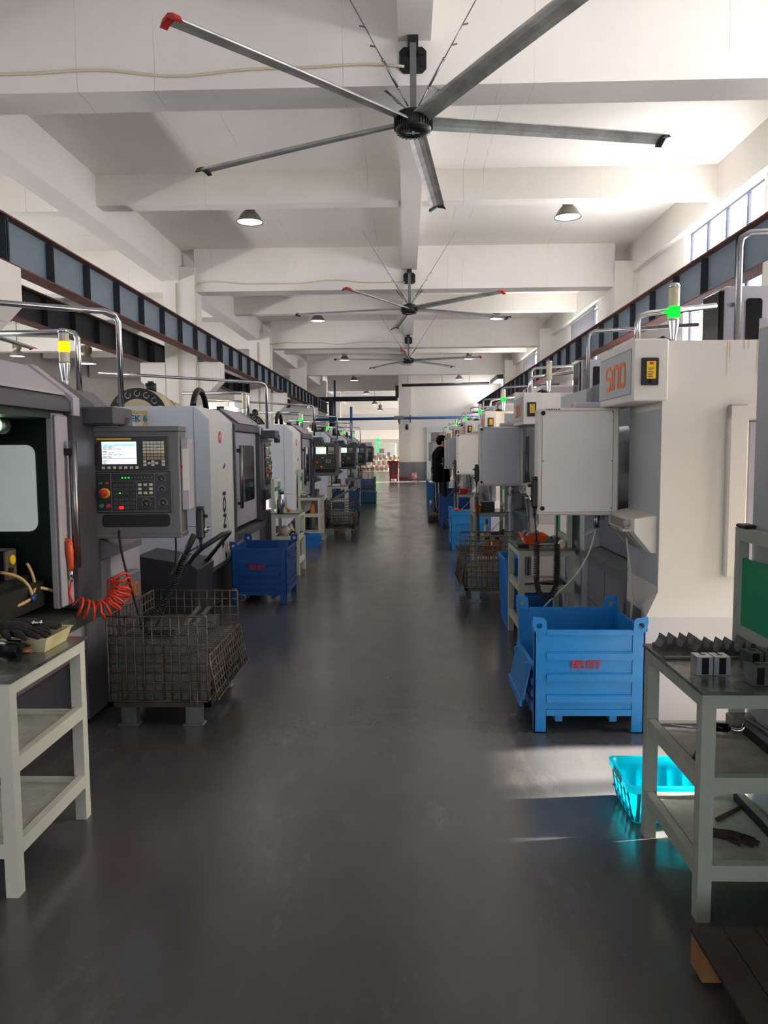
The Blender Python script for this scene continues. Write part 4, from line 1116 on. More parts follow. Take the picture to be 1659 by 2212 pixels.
for k in range(16):
    y = 14.4+k*.045; z = .16
    for q in range(4):
        pass
for k in range(26):
    x0 = -1.5+rnd.uniform(0, .06); y0 = 14.38+rnd.uniform(0, .7); z0 = .165+.011*k
    tag(MB().obox((x0, y0, z0), (x0+.42, y0+rnd.uniform(-.05, .05), z0), .05, .009).build('metal_strip', mat('strip_pale', (150, 148, 138), .4, metal=.6)), 'pale metal strip heaped in the far left basket', 'metal strip', 'strips in the far left basket')
tag(MB().obox((-1.46, 14.9, .62), (-1.02, 15.2, .86), .1, .02).build('plank', mat('plank_grey', (120, 114, 108), .7, var=.2)), 'grey plank sticking up out of the far left basket', 'plank')

# ------------------------------------------------------------------ things on the left bench
t = MB(); a0, a1, c0, c1 = -1.66, -1.45, 2.93, 3.19
o = [(a0, c0), (a1, c0), (a1, c1), (a0, c1)]
def open_tray(name, x0, x1, y0, y1, z, h, m, label, cat, flare=.018, wall=.004, group=None, rim=.006):
    mb = MB()
    def ring(e, zz): return [(x0-e, y0-e, zz), (x1+e, y0-e, zz), (x1+e, y1+e, zz), (x0-e, y1+e, zz)]
    L = [ring(-flare, z), ring(0, z+h), ring(rim, z+h), ring(rim, z+h-.004), ring(0-.0, z+h-.006), ring(-wall, z+h-.002), ring(-flare-wall, z+wall)]
    L = [L[0], L[4], L[3], L[2], L[5], L[6]]
    vs = [p for l in L for p in l]; fs = []
    for i in range(len(L)-1):
        for j in range(4): fs.append((i*4+j, i*4+(j+1) % 4, (i+1)*4+(j+1) % 4, (i+1)*4+j))
    fs += [(0, 1, 2, 3), tuple(20+j for j in range(4))]
    mb._add(vs, fs)
    return tag(mb.build(name, m), label, cat, group)
open_tray('plastic_tray', -1.66, -1.43, 2.94, 3.17, .801, .062, TRAY, 'yellowed plastic tray on the left bench', 'tray')
def glove(name, p, rz, m, label, s=1., tilt=0., cuff=None):
    r = thing(name, p, label, 'glove', None, rz); mb = MB()
    mb.tube([(-.1, 0, .016), (-.06, .002, .02), (0, 0, .022), (.05, .0, .02)], [.03, .034, .038, .036], 10)
    for k, (y, l, b) in enumerate(((-.032, .07, -.012), (-.011, .095, .0), (.011, .1, .006), (.031, .075, .014))):
        mb.tube([(.035, y, .02), (.07, y*1.15+b*.3, .024), (.05+l, y*1.2+b, .014)], [.015, .0145, .011], 8)
        mb.ball((.05+l, y*1.2+b, .014), .0112, 8)
    mb.tube([(-.02, -.03, .018), (.01, -.062, .02), (.045, -.07, .016)], [.016, .014, .012], 8); mb.ball((.045, -.07, .016), .012, 8)
    for i, v in enumerate(mb.v): mb.v[i] = (v[0]*s, v[1]*s, max(.001, v[2]*s)+tilt*v[0])
    mb.build('hand', m, r)
    c = MB().tube([(-.155*s, 0, .02*s-.155*tilt*s), (-.1*s, 0, .018*s-.1*tilt*s)], [.036*s, .031*s], 10)
    c.build('cuff', cuff or m, r)
    return r
glove('work_glove', (-1.57, 2.99, .862), -.5, GLOVE, 'dark knitted glove lying across the yellowed tray, fingers pointing at the aisle')
glove('work_glove', (-1.58, 3.06, .866), .15, GLOVE, 'dark knitted glove lying at the back of the yellowed tray', .9)
th = 0
for (x, y, z, rz, sc, lb) in ((-1.56, 2.86, .84, -.25, 1.0, 'black milling tool holder with copper tip at the front of the left bench'), (-1.6, 2.94, .835, .15, .85, 'chrome and black tool holder lying behind the copper-tipped one')):
    r = thing('tool_holder', (x, y, z), lb, 'tool holder', None, rz)
    MB().lathe([(.018*sc, -.16*sc), (.034*sc, -.06*sc), (.036*sc, -.055*sc)], (0, 0, 0), (1, 0, 0), n=18).build('taper', CHROME, r)
    MB().lathe([(.04*sc, -.055*sc), (.04*sc, -.04*sc), (.033*sc, -.036*sc), (.033*sc, -.03*sc), (.04*sc, -.026*sc), (.04*sc, -.01*sc)], (0, 0, 0), (1, 0, 0), n=18).build('flange', CHROME, r)
    MB().lathe([(.032*sc, -.01*sc), (.032*sc, .06*sc), (.028*sc, .075*sc), (.028*sc, .08*sc)], (0, 0, 0), (1, 0, 0), n=18).build('collet_nut', mat('holder_black', (26, 28, 34), .3, metal=.6), r)
    MB().lathe([(.012*sc, .08*sc), (.012*sc, .11*sc), (.006*sc, .128*sc)], (0, 0, 0), (1, 0, 0), n=10).build('cutter', mat('cutter_copper', (150, 96, 66), .35, metal=.8), r)
r = thing('pull_stud', (-1.53, 3.02, .905), 'small chrome pull stud on the dark glove', 'stud'); MB().lathe([(.008, 0), (.012, .012), (.006, .016), (.006, .03), (.011, .034), (.011, .042)], (0, 0, 0), (1, .4, 0), n=10).build('stud_body', CHROME, r)

# ------------------------------------------------------------------ things on and under the right bench
def fin(x, y, label):
    p = [(0, .8), (.078, .8), (.078, .818), (.07, .83), (.072, .852), (.064, .856), (.055, .835), (.045, .822), (.036, .83), (.034, .85), (.028, .856), (.022, .835), (.01, .815), (0, .815)]
    mb = MB().prism(p, 'y', 0, .075)
    o = mb.build('finned_rail', PART, None, (x, y, 0)); return tag(o, label, 'machined part', 'finned rails on the right bench')
for i in range(2): fin(.995+i*.08, 3.0, 'dark finned rail in the rear row on the right bench')
for i in range(3): fin(1.11+i*.08, 2.93, 'dark finned rail in the front row on the right bench')
tag(MB().box(.98, 1.3, 2.868, 2.89, .801, .809).build('flat_bar', PART), 'thin dark flat bar across the right bench, behind the bright blocks', 'bar')
def sblock(x, y, label, m, s=1., name='slotted_block', g=None):
    w, d, h = .056*s, .062*s, .066*s
    r = thing(name, (x, y, .801), label, 'machined block', g)
    p = [(0, 0), (w, 0), (w, d), (w*.62, d), (w*.62, d*.72), (w*.8, d*.6), (w*.66, d*.42), (w*.34, d*.36), (w*.3, d*.5), (w*.46, d*.58), (w*.42, d), (0, d)]
    b = MB().prism(p, 'z', 0, h)
    b.m = 1; b.box(w*.3, w*.74, -.0006, 0, h*.06, h*.94)
    b.build('block_body', [m, mat('block_dark', (34, 34, 38), .3, metal=.5)], r)
    return r
sblock(1.018, 2.66, 'bright slotted aluminium block on the right bench, nearer the aisle', PARTL)
sblock(1.078, 2.66, 'bright slotted aluminium block on the right bench, beside its twin on the wall side', PARTL)
for x, y, lb in ((1.155, 2.54, 'dark slotted block at the front of the right bench'), (1.215, 2.54, 'dark slotted block at the front edge of the right bench, against the frame side'),
                 (1.22, 2.72, 'dark slotted block standing behind the front pair on the right bench'), (1.285, 2.73, 'dark slotted block at the back of the dark cluster on the right bench')):
    sblock(x, y, lb, PART, 1.0)
r = thing('socket_wrench', (1.06, 3.0, .478), 'chrome socket wrench with bent end on the middle shelf of the right bench', 'wrench')
MB().tube([(0, .03, .006), (.12, .0, .007), (.15, -.008, .008)], .006, 8).build('shaft', CHROME, r)
MB().cyl((.15, -.008, .018), (.205, -.03, .018), .018).build('socket', mat('holder_black', (26, 28, 34), .3, metal=.6), r)
MB().tube([(.2, -.03, .014), (.24, -.045, .014), (.255, -.05, .02), (.26, -.052, .045)], .009, 8).build('bent_end', CHROME, r)
r = tag(MB().cyl((1.03, 2.66, .489), (1.11, 2.82, .489), .02).build('round_bar', mat('bar_brown', (84, 70, 58), .5, metal=.3, var=.3, vs=20)), 'short brown round bar on the middle shelf of the right bench', 'bar')
r = thing('square_mallet', (1.29, 3.02, .468), 'steel block with a long rod handle at the back of the middle shelf', 'hammer')
MB().box(0, .1, -.03, .04, .0, .062, .004).build('hammer_head', mat('hammer_grey', (150, 144, 134), .4, metal=.5), r)
MB().cyl((.055, -.03, .055), (.12, -.3, .04), .008).build('handle', STEEL, r)
glove('work_glove', (1.19, 2.73, .165), -.5, BGLOVE, 'brown glove with blue cuff edge on the bottom shelf of the right bench', .56)
tag(MB().cyl((1.19, 2.87, .172), (1.36, 3.0, .172), .008).build('thin_bar', mat('bar_rust', (92, 70, 58), .6, metal=.3)), 'thin rusty rod on the bottom shelf of the right bench', 'rod')
# translucent cyan crate on the floor behind the bench
def crate(x0, x1, y0, y1, h, m, label, group=None, dark=None):
    r = thing('plastic_crate', ((x0+x1)/2, (y0+y1)/2, 0), label, 'crate', group); w, d = (x1-x0)/2, (y1-y0)/2
    mb = MB(); q = .025
    def ring(e, z): return [(p[0]*(1+e/w), p[1]*(1+e/d), z) for p in rrect(-w, w, -d, d, .03)]
    L = [ring(-.035, 0), ring(-.012, h-.03), ring(-.002, h-.03), ring(0, h-.002), ring(-.004, h), ring(-.016, h), ring(-.02, h-.01), ring(-.042, .006)]
    n = len(L[0]); vs = [p for l in L for p in l]; fs = []
    for i in range(len(L)-1):
        for j in range(n): fs.append((i*n+j, i*n+(j+1) % n, (i+1)*n+(j+1) % n, (i+1)*n+j))
    fs += [tuple(range(n)), tuple((len(L)-1)*n+j for j in range(n))]
    mb._add(vs, fs); mb.build('crate_body', m, r)
    rb = MB()
    for sx in (-1, 1):
        for k in range(5):
            y = -d+.05+(2*d-.1)*k/4
            rb.obox((sx*(w-.034), y, .01), (sx*(w-.012), y, h-.03), .008, .014, up=(0, 1, 0))
        for z in (h*.32, h*.62): rb.obox((sx*(w-.022), -d+.04, z), (sx*(w-.022), d-.04, z), .014, .005)
        rb.box(sx*(w-.004)-.006, sx*(w-.004)+.006, -.06, .06, h-.026, h-.006)
    for sy in (-1, 1):
        for k in range(6):
            x = -w+.05+(2*w-.1)*k/5
            rb.obox((x, sy*(d-.034), .01), (x, sy*(d-.012), h-.03), .014, .008, up=(0, 1, 0))
    rb.build('rib', dark or m, r)
    return r
cm = mat('crate_cyan_translucent', (0, 196, 214), .35)
nt = cm.node_tree; bs = nt.nodes['Principled BSDF']; tr = nt.nodes.new('ShaderNodeBsdfTranslucent'); tr.inputs['Color'].default_value = (*rgb(0, 226, 240), 1)
mx = nt.nodes.new('ShaderNodeMixShader'); mx.inputs[0].default_value = .6; out = nt.nodes['Material Output']
nt.links.new(bs.outputs[0], mx.inputs[1]); nt.links.new(tr.outputs[0], mx.inputs[2]); nt.links.new(mx.outputs[0], out.inputs['Surface'])
crate(.93, 1.38, 3.14, 3.48, .175, cm, 'bright cyan crate on the floor behind the right bench', dark=mat('crate_cyan_rib', (0, 120, 140), .4))
crate(1.04, 1.34, 6.8, 7.2, .28, CYANB, 'blue crate on the floor behind the grey bench with the orange basin')
crate(.87, 1.03, 6.82, 7.3, .62, CYANB, 'tall blue crate beside the right basket, behind the grey bench')
crate(-1.72, -1.42, 12.5, 12.85, .2, CYANB, 'blue crate under the bench by the third machine')
crate(-1.8, -1.45, 9.74, 10.1, .14, CYANB, 'small blue crate below the sunlit bench')
# dark wooden pallet
r = thing('wooden_pallet', (.87, 1.1, 0), 'dark oily wooden pallet on the floor at the bottom right corner', 'pallet')
for k in range(5): MB().box(0+k*.098, .096+k*.098, 0, 1.17, .112, .13, .003).build('deck_board', WOOD, r)
for k in range(3): MB().box(0.0, .488, .01+k*.53, .1+k*.53, .018, .112).build('bearer', WOODL, r)

# ------------------------------------------------------------------ right second bench and others
open_tray('basin', .965, 1.165, 6.32, 6.56, .801, .085, ORANGE, 'orange plastic basin full of parts on the second right bench', 'basin', flare=.03)
rnd = random.Random(9)
for k in range(9):
    x, y = .99+rnd.random()*.14, 6.35+rnd.random()*.17
    tag(MB().box(-.03, .03, -.015, .015, 0, .03, .003).box(-.02, -.005, -.02, .02, .0, .04).build('metal_piece', GALV, None, (x, y, .812+.008*k), (rnd.uniform(-.4, .4), rnd.uniform(-.5, .5), rnd.random()*3)),
        'loose metal piece in the orange basin', 'metal piece', 'pieces in the orange basin')
for k in range(5):
    tag(MB().prism([(0, 0), (.03, 0), (.03, .02), (.018, .024), (.018, .05), (.006, .05), (.006, .024), (0, .02)], 'y', 0, .12).build('fixture_rail', GALV, None, (1.18+k*.026, 6.45+(k % 2)*.05, .801)),
        'grey machined rail lying behind the basin on the second right bench', 'machined part', 'rails behind the orange basin')
r = thing('mallet', (1.2, 6.2, .826), 'pale wooden mallet at the corner of the second right bench', 'mallet')
MB().lathe([(.026, -.05), (.03, -.04), (.03, .04), (.026, .05)], (.06, 0, 0), (.2, 1, 0), n=14).build('mallet_head', mat('mallet_wood', (206, 184, 146), .6), r)
MB().cyl((.06, 0, 0), (-.14, .06, -.012), .011).build('handle', GALV, r)
tag(MB().box(.91, 1.0, 6.2, 6.26, .801, .826, .006).build('black_pad', RUBBER), 'black pad at the aisle corner of the second right bench', 'pad')
r = thing('pliers', (1.0, 6.3, .478), 'long pliers with tan grips on the middle shelf of the second right bench', 'pliers')
MB().obox((-.08, 0, 0), (.12, .06, .0), .02, .01).build('jaw', DGREY, r)
MB().tube([(.12, .05, .004), (.2, .05, .012), (.24, .03, .008)], .01, 6).tube([(.12, .06, .004), (.2, .09, .012), (.25, .08, .008)], .01, 6).build('grip', mat('grip_tan', (190, 136, 70), .5), r)
tag(MB().box(1.12, 1.26, 6.28, 6.36, .468, .495, .004).build('tool_case', BLACK), 'flat black case on the middle shelf of the second right bench', 'case')
# third right bench
open_tray('basin', .88, .96, 9.78, 9.98, .801, .08, ORANGE, 'small orange basin at the aisle edge of the third right bench', 'basin')
tag(MB().box(.97, 1.14, 9.85, 10.05, .801, .92, .006).build('black_box', BLACK), 'black box on the third right bench', 'box')
for x, lb in ((1.02, 'orange glove hanging under the third right bench, nearer the aisle'), (1.14, 'orange glove hanging under the third right bench, nearer the wall')):
    r = thing('hanging_glove', (x, 9.63, .2), lb, 'glove')
    mb = MB()
    mb.tube([(0, 0, .27), (0, 0, .2), (0, .0, .14)], [.03, .05, .045], 10)
    for k in range(4): mb.tube([(-.035+k*.024, 0, .16), (-.045+k*.03, -.005, .09), (-.05+k*.034, 0, .03+.02*abs(k-1.5))], [.016, .014, .009], 7)
    mb.tube([(-.03, 0, .2), (-.07, 0, .14), (-.075, 0, .1)], [.016, .013, .009], 7)
    mb.build('hand', mat('glove_orange', (206, 120, 50), .8, var=.3, vs=20), r); MB().cyl((0, 0, .25), (0, 0, .29), .032).build('cuff', BLACK, r)
r = thing('spray_bottle', (1.06, 10.1, .471), 'white spray can with orange cap on the shelf of the third right bench', 'bottle')
MB().lathe([(.032, 0), (.032, .12), (.02, .14)], (0, 0, 0)).build('can', PAPER, r); MB().lathe([(.018, .14), (.018, .2), (.008, .21)], (0, 0, 0)).build('cap', ORANGE, r)
r = thing('hand_lamp', (1.16, 9.9, .50), 'maroon funnel-shaped lamp on the shelf of the third right bench', 'lamp')
MB().lathe([(.015, 0), (.02, .08), (.045, .16), (.048, .19)], (-.06, 0, 0), (1, .1, .1)).build('funnel', mat('maroon', (76, 30, 34), .4), r)
open_tray('basin', .97, 1.12, 13.8, 14.0, .801, .08, RED, 'red basin on the small bench before the worker', 'basin')
tag(MB().box(.76, .84, 12.1, 12.2, .615, .66, .01).build('red_block', RED), 'small red block on the light blue bin rim', 'block')
# left benches
r = thing('flask', (-1.6, 9.74, .801), 'steel vacuum flask on the sunlit left bench', 'flask')
MB().lathe([(.038, 0), (.042, .005), (.042, .21), (.03, .235), (.03, .24)], (0, 0, 0), n=20).build('flask_body', CHROME, r)
MB().lathe([(.034, .238), (.034, .29), (.028, .3)], (0, 0, 0), n=20).tube([(.036, 0, .21), (.06, 0, .2), (.06, 0, .06), (.04, 0, .05)], .007, 6).build('flask_cap', STEEL, r)
r = thing('bottle', (-1.64, 9.78, .801), 'black and green bottle beside the steel flask', 'bottle'); MB().lathe([(.025, 0), (.025, .15), (.014, .18), (.014, .21)], (0, 0, 0)).build('bottle_body', mat('bottle_green', (20, 70, 52), .3), r)
tag(MB().lathe([(.01, 0), (.028, .012), (.032, .026), (.022, .042), (0, .045)], (-1.56, 10.05, .8)).build('tangerine', mat('tangerine', (236, 150, 30), .5, bump=.1)), 'orange tangerine on the sunlit left bench', 'fruit')
tag(MB().ball((-1.6, 9.95, .545), .075, 10, 1.2, 1, 1).ball((-1.53, 9.98, .56), .06, 10, .7, .7, 1.5).build('plastic_bag', mat('bag_clear', (226, 214, 204), .35, var=.25, vs=14)), 'crumpled clear plastic bag on the shelf of the sunlit bench', 'bag')
r = thing('tape_roll', (-1.47, 9.8, .472), 'black roll of tape on the shelf of the sunlit bench', 'tape'); MB().tube(arc((0, .04), .035, 0, 2*PI, 16, lambda u, z: (u, 0, z)), .012, 6).build('roll', RUBBER, r)
r = thing('yellow_cap_bottle', (-1.5, 9.95, .472), 'yellow-topped pot behind the tape on the sunlit bench shelf', 'pot'); MB().cyl((0, 0, 0), (0, 0, .06), .03).build('pot_body', PAPER, r); MB().cyl((0, 0, .06), (0, 0, .1), .03).build('pot_lid', YELLOW, r)
glove('work_glove', (-1.42, 10.16, .47), -.2, mat('glove_blue', (40, 90, 140), .8), 'black and blue glove hanging off the sunlit bench shelf', .8)
r = thing('oil_bottle', (-1.62, 13.15, .4695), 'amber oil bottle on the shelf of the bench by the third machine', 'bottle'); MB().lathe([(.038, 0), (.04, .01), (.04, .15), (.018, .19), (.018, .205)], (0, 0, 0)).build('bottle_body', mat('amber_oil', (206, 140, 24), .25), r); MB().lathe([(.02, .205), (.02, .23)], (0, 0, 0)).build('bottle_cap', RED, r)
for k in range(10):
    tag(MB().box(-.012, .012, -.02, .02, 0, .012).build('small_part', GALV, None, (-1.86+(k % 5)*.075, 13.15+(k//5)*.12, .801), (0, 0, .3*k)), 'small grey part set out on the bench by the third machine', 'small part', 'parts set out on the far left bench')
tag(MB().box(-1.86, -1.76, 13.3, 13.36, .801, .83, .01).build('wood_block', mat('wood_pale', (206, 174, 120), .6)), 'pale wooden block by the notice board on the far left bench', 'block')
tag(MB().box(-1.66, -1.5, 17.1, 17.35, .801, .83).build('paper_stack', PAPER), 'stack of papers on the low bench under the fourth panel', 'papers')

# ------------------------------------------------------------------ dark chip cart behind the near basket
r = thing('chip_cart', (-1.75, 5.75, 0), 'dark steel tipping cart with bar handles between the first two left machines', 'cart')
MB().prism([(-.32, .8), (.1, .73), (.15, .69), (.1, .2), (-.25, .12), (-.32, .3)], 'y', 0, .5, holes=()).build('hopper', mat('cart_black', (44, 45, 50), .5, var=.2, vs=5), r)
MB().tube([(.02, .05, .66), (.12, -.0, .8), (.2, -.02, .87), (.36, .0, .97)], .02, 10).build('handle_bar', mat('cart_handle', (60, 60, 64), .4, metal=.4), r)
MB().tube([(.08, .4, .66), (.24, .3, .84), (.38, .1, .97), (.35, .0, .965)], .018, 10).build('handle_bar', mat('cart_handle', (60, 60, 64), .4, metal=.4), r)
MB().tube([(-.03, -.02, .66), (.08, -.05, .84), (.15, -.06, .97)], .024, 10).build('lever', mat('cart_black', (44, 45, 50), .5), r)
for (x, y) in ((-.2, .02), (.12, .02), (-.2, .58), (.12, .58)):
    MB().cyl((x, y-.02, .07), (x, y+.02, .07), .07, n=18).box(x-.02, x+.02, y-.025, y+.025, .07, .2).build('wheel', RUBBER, r)

# ------------------------------------------------------------------ handwheels on coiled cables
def handwheel(p, label, coilpath, group=None, turns=40, extra=(), f=-1):
    r = thing('handwheel', p, label, 'handwheel', group)
    b = MB().box(-.022, .022, -.03, .03, -.09, .09, .008).box(-.018, .018, -.026, .026, .09, .11, .004)
    b.cyl((f*.022, 0, -.03), (f*.05, 0, -.03), .012).cyl((f*.022, 0, .05), (f*.045, 0, .05), .01)
    b.build('handwheel_body', BLACK, r)
    MB().cyl((f*.022, 0, -.035), (f*.04, 0, -.035), .022).cyl((f*.04, -.012, -.03), (f*.065, -.012, -.03), .006).build('dial', CHROME, r)
    c = MB().tube([(0, 0, -.09), (0, 0, -.15)], [.013, .007], 8)
    P = [Vector(q)-Vector(p) for q in coilpath]
    c.tube([(0, 0, -.13), P[0]], .005, 6)
    c.tube(coil(P, .017, turns, 9), .0042, 5)
    for e in extra: c.tube([Vector(q)-Vector(p) for q in e], .005, 6)
    c.build('coiled_cable', BLACK, r)
    return r
handwheel((-1.27, 4.66, 1.15), 'black handwheel clipped to the first left panel, coiled cable trailing into the basket',
          [(-1.36, 4.62, .97), (-1.42, 4.6, .8), (-1.5, 4.55, .66), (-1.6, 4.5, .56), (-1.58, 4.52, .5), (-1.48, 4.5, .505), (-1.4, 4.5, .51)], turns=52, f=1)
uu = [(.852, 4.99, 1.0), (.85, 4.98, .75), (.862, 4.96, .66), (.9, 4.95, .63), (.945, 4.95, .645), (.975, 4.96, .7), (.985, 4.98, .85), (.985, 5.0, .98)]
handwheel((.835, 4.99, 1.31), 'black handwheel on the side of the nearest right panel, coiled cable looping down', uu, turns=70, extra=[[(.985, 5.0, .98), (.985, 5.0, 1.175)]])
for i, nm in ((1, 'second'), (2, 'third'), (3, 'fourth')):
    y = 5.0+RPITCH*i
    handwheel((.825, y, 1.31), 'black handwheel on the side of the %s right panel, cable hanging straight' % nm, [(.83, y, 1.05), (.84, y, .85), (.85, y, .5)], turns=34)
r = tag(MB().tube(bez((-1.72, 4.5, 1.13), (-1.7, 4.45, .95), (-1.62, 4.48, .7), (-1.58, 4.48, .5)), .007, 6).build('panel_cable', RUBBER), 'black cable from the slot of the first left panel into the basket', 'cable')
tag(MB().tube(bez((-1.44, 4.7, 1.08), (-1.44, 4.72, .9), (-1.46, 4.7, .7), (-1.55, 4.6, .52)), .006, 6).build('thin_cable', RUBBER), 'thin black cable hanging under the first left panel', 'cable')

# ------------------------------------------------------------------ orange air gun with coiled hose
r = thing('air_gun', (-1.85, 4.12, 1.02), 'orange air gun hanging on the door jamb of the first machine, red coiled hose', 'air gun')
MB().tube([(0, 0, -.07), (0, 0, -.02), (0.003, -.01, .04), (.0, -.012, .09)], [.014, .017, .02, .016], 10)\
    .tube(arc((-.012, .075), .026, -.3*PI, 1.1*PI, 10, lambda u, z: (u, -.012, z)), .009, 6).cyl((0, 0, .08), (-.05, 0, .06), .007).build('gun_body', ORANGE, r)
MB().cyl((0, 0, -.07), (0, 0, -.115), .012).cyl((0, 0, -.1), (0, 0, -.135), .008).build('fitting', CHROME, r)
path = [(.03, .0, -.27), (.08, .03, -.30), (.13, .06, -.31), (.18, .1, -.29), (.21, .15, -.24), (.215, .19, -.18), (.18, .22, -.14)]
hp = [(0, 0, -.13), (-.012, 0, -.2), (.0, .01, -.27)]+[tuple(q) for q in coil(path, .05, 11, 14)]+[(.15, .24, -.17), (.1, .26, -.17), (.1, .26, -.27)]
MB().tube(hp, .0065, 7).build('coiled_hose', OHOSE, r)

# ------------------------------------------------------------------ fixtures inside the first machine
m1t = MB().box(-2.75, -1.98, 3.15, 4.1, .765, .9).box(-2.7, -2.05, 3.3, 4.05, .9, .935)
tag(m1t.build('fixture_table', mat('table_dark_steel', (52, 58, 52), .4, metal=.5, var=.3, vs=8)), 'dark oily machine table inside the open first machine', 'machine table')
for x, y, lb, gx in ((-2.16, 3.92, 'black valve box with yellow gauge inside the first machine, nearer its door jamb', 1), (-2.22, 3.72, 'black valve box with round gauge at the left edge inside the first machine', 0)):
    r = thing('valve_box', (x, y, .936), lb, 'valve box')
    b = MB().box(-.09, .08, -.06, .06, 0, .155, .004); b.m = 1; b.box(.08, .083, -.055, .055, .0, .15); b.build('box_body', [BLACK, mat('worn_steel', (128, 120, 104), .45, metal=.5, var=.4, vs=18)], r)
    g = MB().lathe([(.026, 0), (.026, .01), (.02, .012)], (.083, .005, .1), (1, 0, 0), n=16); g.build('gauge', YELLOW if gx else mat('gauge_face', (206, 196, 170), .4), r)
    MB().cyl((.083, -.02, .05), (.1, -.02, .05), .014).build('knob', BLACK, r)
    MB().cyl((.02, .062, .06), (.03, .12, .04), .011).cyl((.0, .062, .09), (.04, .09, .09), .006).build('fitting', mat('brass', (170, 140, 80), .35, metal=.9), r)
def hose(pts, label, n='coolant_hose'):
    return tag(MB().tube(bez(*pts), .009, 7).build(n, HOSE), label, 'hose', 'tan hoses in the first machine')
hose(((-2.1, 3.85, .98), (-2.0, 3.9, .96), (-1.98, 3.92, .9), (-1.96, 3.9, .84)), 'tan hose curving down from the left valve box')
hose(((-2.06, 4.05, 1.0), (-2.03, 4.06, .94), (-2.02, 4.04, .9), (-2.0, 4.02, .87)), 'tan hose dropping from the valve box by the jamb')
hose(((-1.96, 3.9, .84), (-1.98, 3.95, .86), (-1.99, 3.99, .89), (-2.0, 4.02, .87)), 'tan hose joining the two blue fittings')
hose(((-1.96, 3.9, .84), (-1.98, 3.8, .81), (-2.0, 3.75, .82), (-2.02, 3.66, .82)), 'tan hose running out at the left edge')
hose(((-2.0, 4.02, .87), (-1.95, 4.08, .86), (-1.92, 4.12, .82), (-1.9, 4.15, .78)), 'tan hose running behind the door jamb')
for x, y, z, lb in ((-1.96, 3.9, .84, 'blue push fitting at the lower hose joint'), (-2.0, 4.02, .87, 'blue push fitting at the upper hose joint'), (-2.03, 3.66, .82, 'blue push fitting at the left edge')):
    tag(MB().cyl((x, y-.02, z-.012), (x, y+.02, z+.012), .014).cyl((x-.015, y, z), (x+.012, y, z-.01), .013).build('hose_fitting', mat('fitting_blue', (40, 60, 130), .35)), lb, 'hose fitting')
tag(MB().box(-2.36, -2.24, 3.66, 3.8, 1.1, 1.16, .02).box(-2.33, -2.26, 3.68, 3.78, 1.06, 1.1).build('casting', mat('casting_brown', (120, 90, 60), .6, var=.3, vs=14)), 'brown casting clamped on the left valve box', 'casting')

# ------------------------------------------------------------------ far end: bins, bag, baskets, small machine
r = thing('wheeled_bin', (-.66, 40.1, 0), 'red wheeled waste bin at the corner of the end wall', 'waste bin')
MB().prism([(-.2, .08), (.2, .08), (.26, .93), (-.26, .93)], 'y', 0, .5).build('bin_body', mat('bin_dark_red', (128, 26, 26), .5), r)
MB().box(-.3, .3, -.05, .56, .93, 1.0, .02).build('lid', mat('bin_dark_red', (128, 26, 26), .5), r)
MB().box(-.1, .08, -.012, 0, .18, .84).build('sticker', mat('bin_sticker', (60, 70, 88), .6), r); MB().box(-.1, .08, -.015, -.012, .44, .48).box(-.1, .08, -.015, -.012, .16, .26).build('sticker_band', REDPAINT, r)
for x in (-.18, .18):
    MB().cyl((x-.03, .45, .07), (x+.03, .45, .07), .07).build('wheel', RUBBER, r)
    MB().cyl((x-.03, .06, .04), (x+.03, .06, .04), .04).build('wheel', RUBBER, r)
tag(MB().box(-.36, .1, 40.5, 40.8, .0, .13, .01).build('red_box', mat('box_dark_red', (150, 34, 34), .6)), 'low red box along the foot of the end wall', 'box')
r = MB(); r.ball((.4, 40.7, .16), .17, 12, 1.1, .7, .9).ball((.33, 40.7, .27), .1, 10, 1, .6, .9).ball((.5, 40.66, .3), .08, 10, 1, .6, 1.2)
tag(r.build('plastic_bag', mat('bag_red', (214, 56, 60), .4, c2=(240, 200, 200), vs=9)), 'red and white plastic bag on the floor by the doorway', 'bag')
rnd = random.Random(12); k = 0
for row, (n, z) in enumerate(((9, 0), (8, .42), (8, .84))):
    for i in range(n):
        x = -3.4+i*.38+row*.14+rnd.uniform(-.02, .02); y = 60+rnd.uniform(-.1, .1); s = rnd.uniform(.75, 1.02)
        tag(MB().lathe([(.12*s, 0), (.17*s, .05), (.18*s, .2*s), (.15*s, .36*s), (.06, .4*s)], (x, y, z*.97), n=12).build('copper_coil', COPPER), 'copper-coloured round bundle in the heap beyond the end wall', 'bundle', 'bundles heaped beyond the end wall')
r = thing('robot_cell', (-1.6, 63, 0), 'pale grey machine with rounded windows behind the heap of bundles', 'machine')
MB().box(-.75, .8, 0, 1.0, 0, 2.15, .08).build('machine_body', mat('cell_pale', (196, 198, 192), .5, var=.05), r); MB().box(-.65, -.2, -.01, 0, 1.3, 1.7, .02).box(.05, .3, -.01, 0, 1.0, 1.4, .02).box(-.65, -.2, -.01, 0, .9, 1.2).build('window_panel', MGREY, r)
MB().box(-2.6, -1.6, 0, .8, 0, 1.1, .05).build('control_desk', MGREY, r)
r = thing('signal_post', (-2.25, 61.6, 0), 'green lit tower light on a post beyond the end wall', 'tower light')
MB().cyl((0, 0, 0), (0, 0, 1.35), .05).build('post', GALV, r); MB().cyl((0, 0, 1.35), (0, 0, 2.1), .1).ball((0, 0, 2.35), .18, 10).build('lit_segment', emat('far_green', (60, 255, 130), 1.0), r)
tag(MB().box(1.75, 2.25, 43.2, 43.8, 0, 2.05, .02).build('grey_cabinet', LILAC), 'grey cabinet standing in the room behind the doorway', 'cabinet')
tag(MB().box(2.3, 2.9, 43.5, 44.2, .0, 2.4, .02).build('white_cabinet', IVORY), 'cream cabinet behind the grey one past the doorway', 'cabinet')
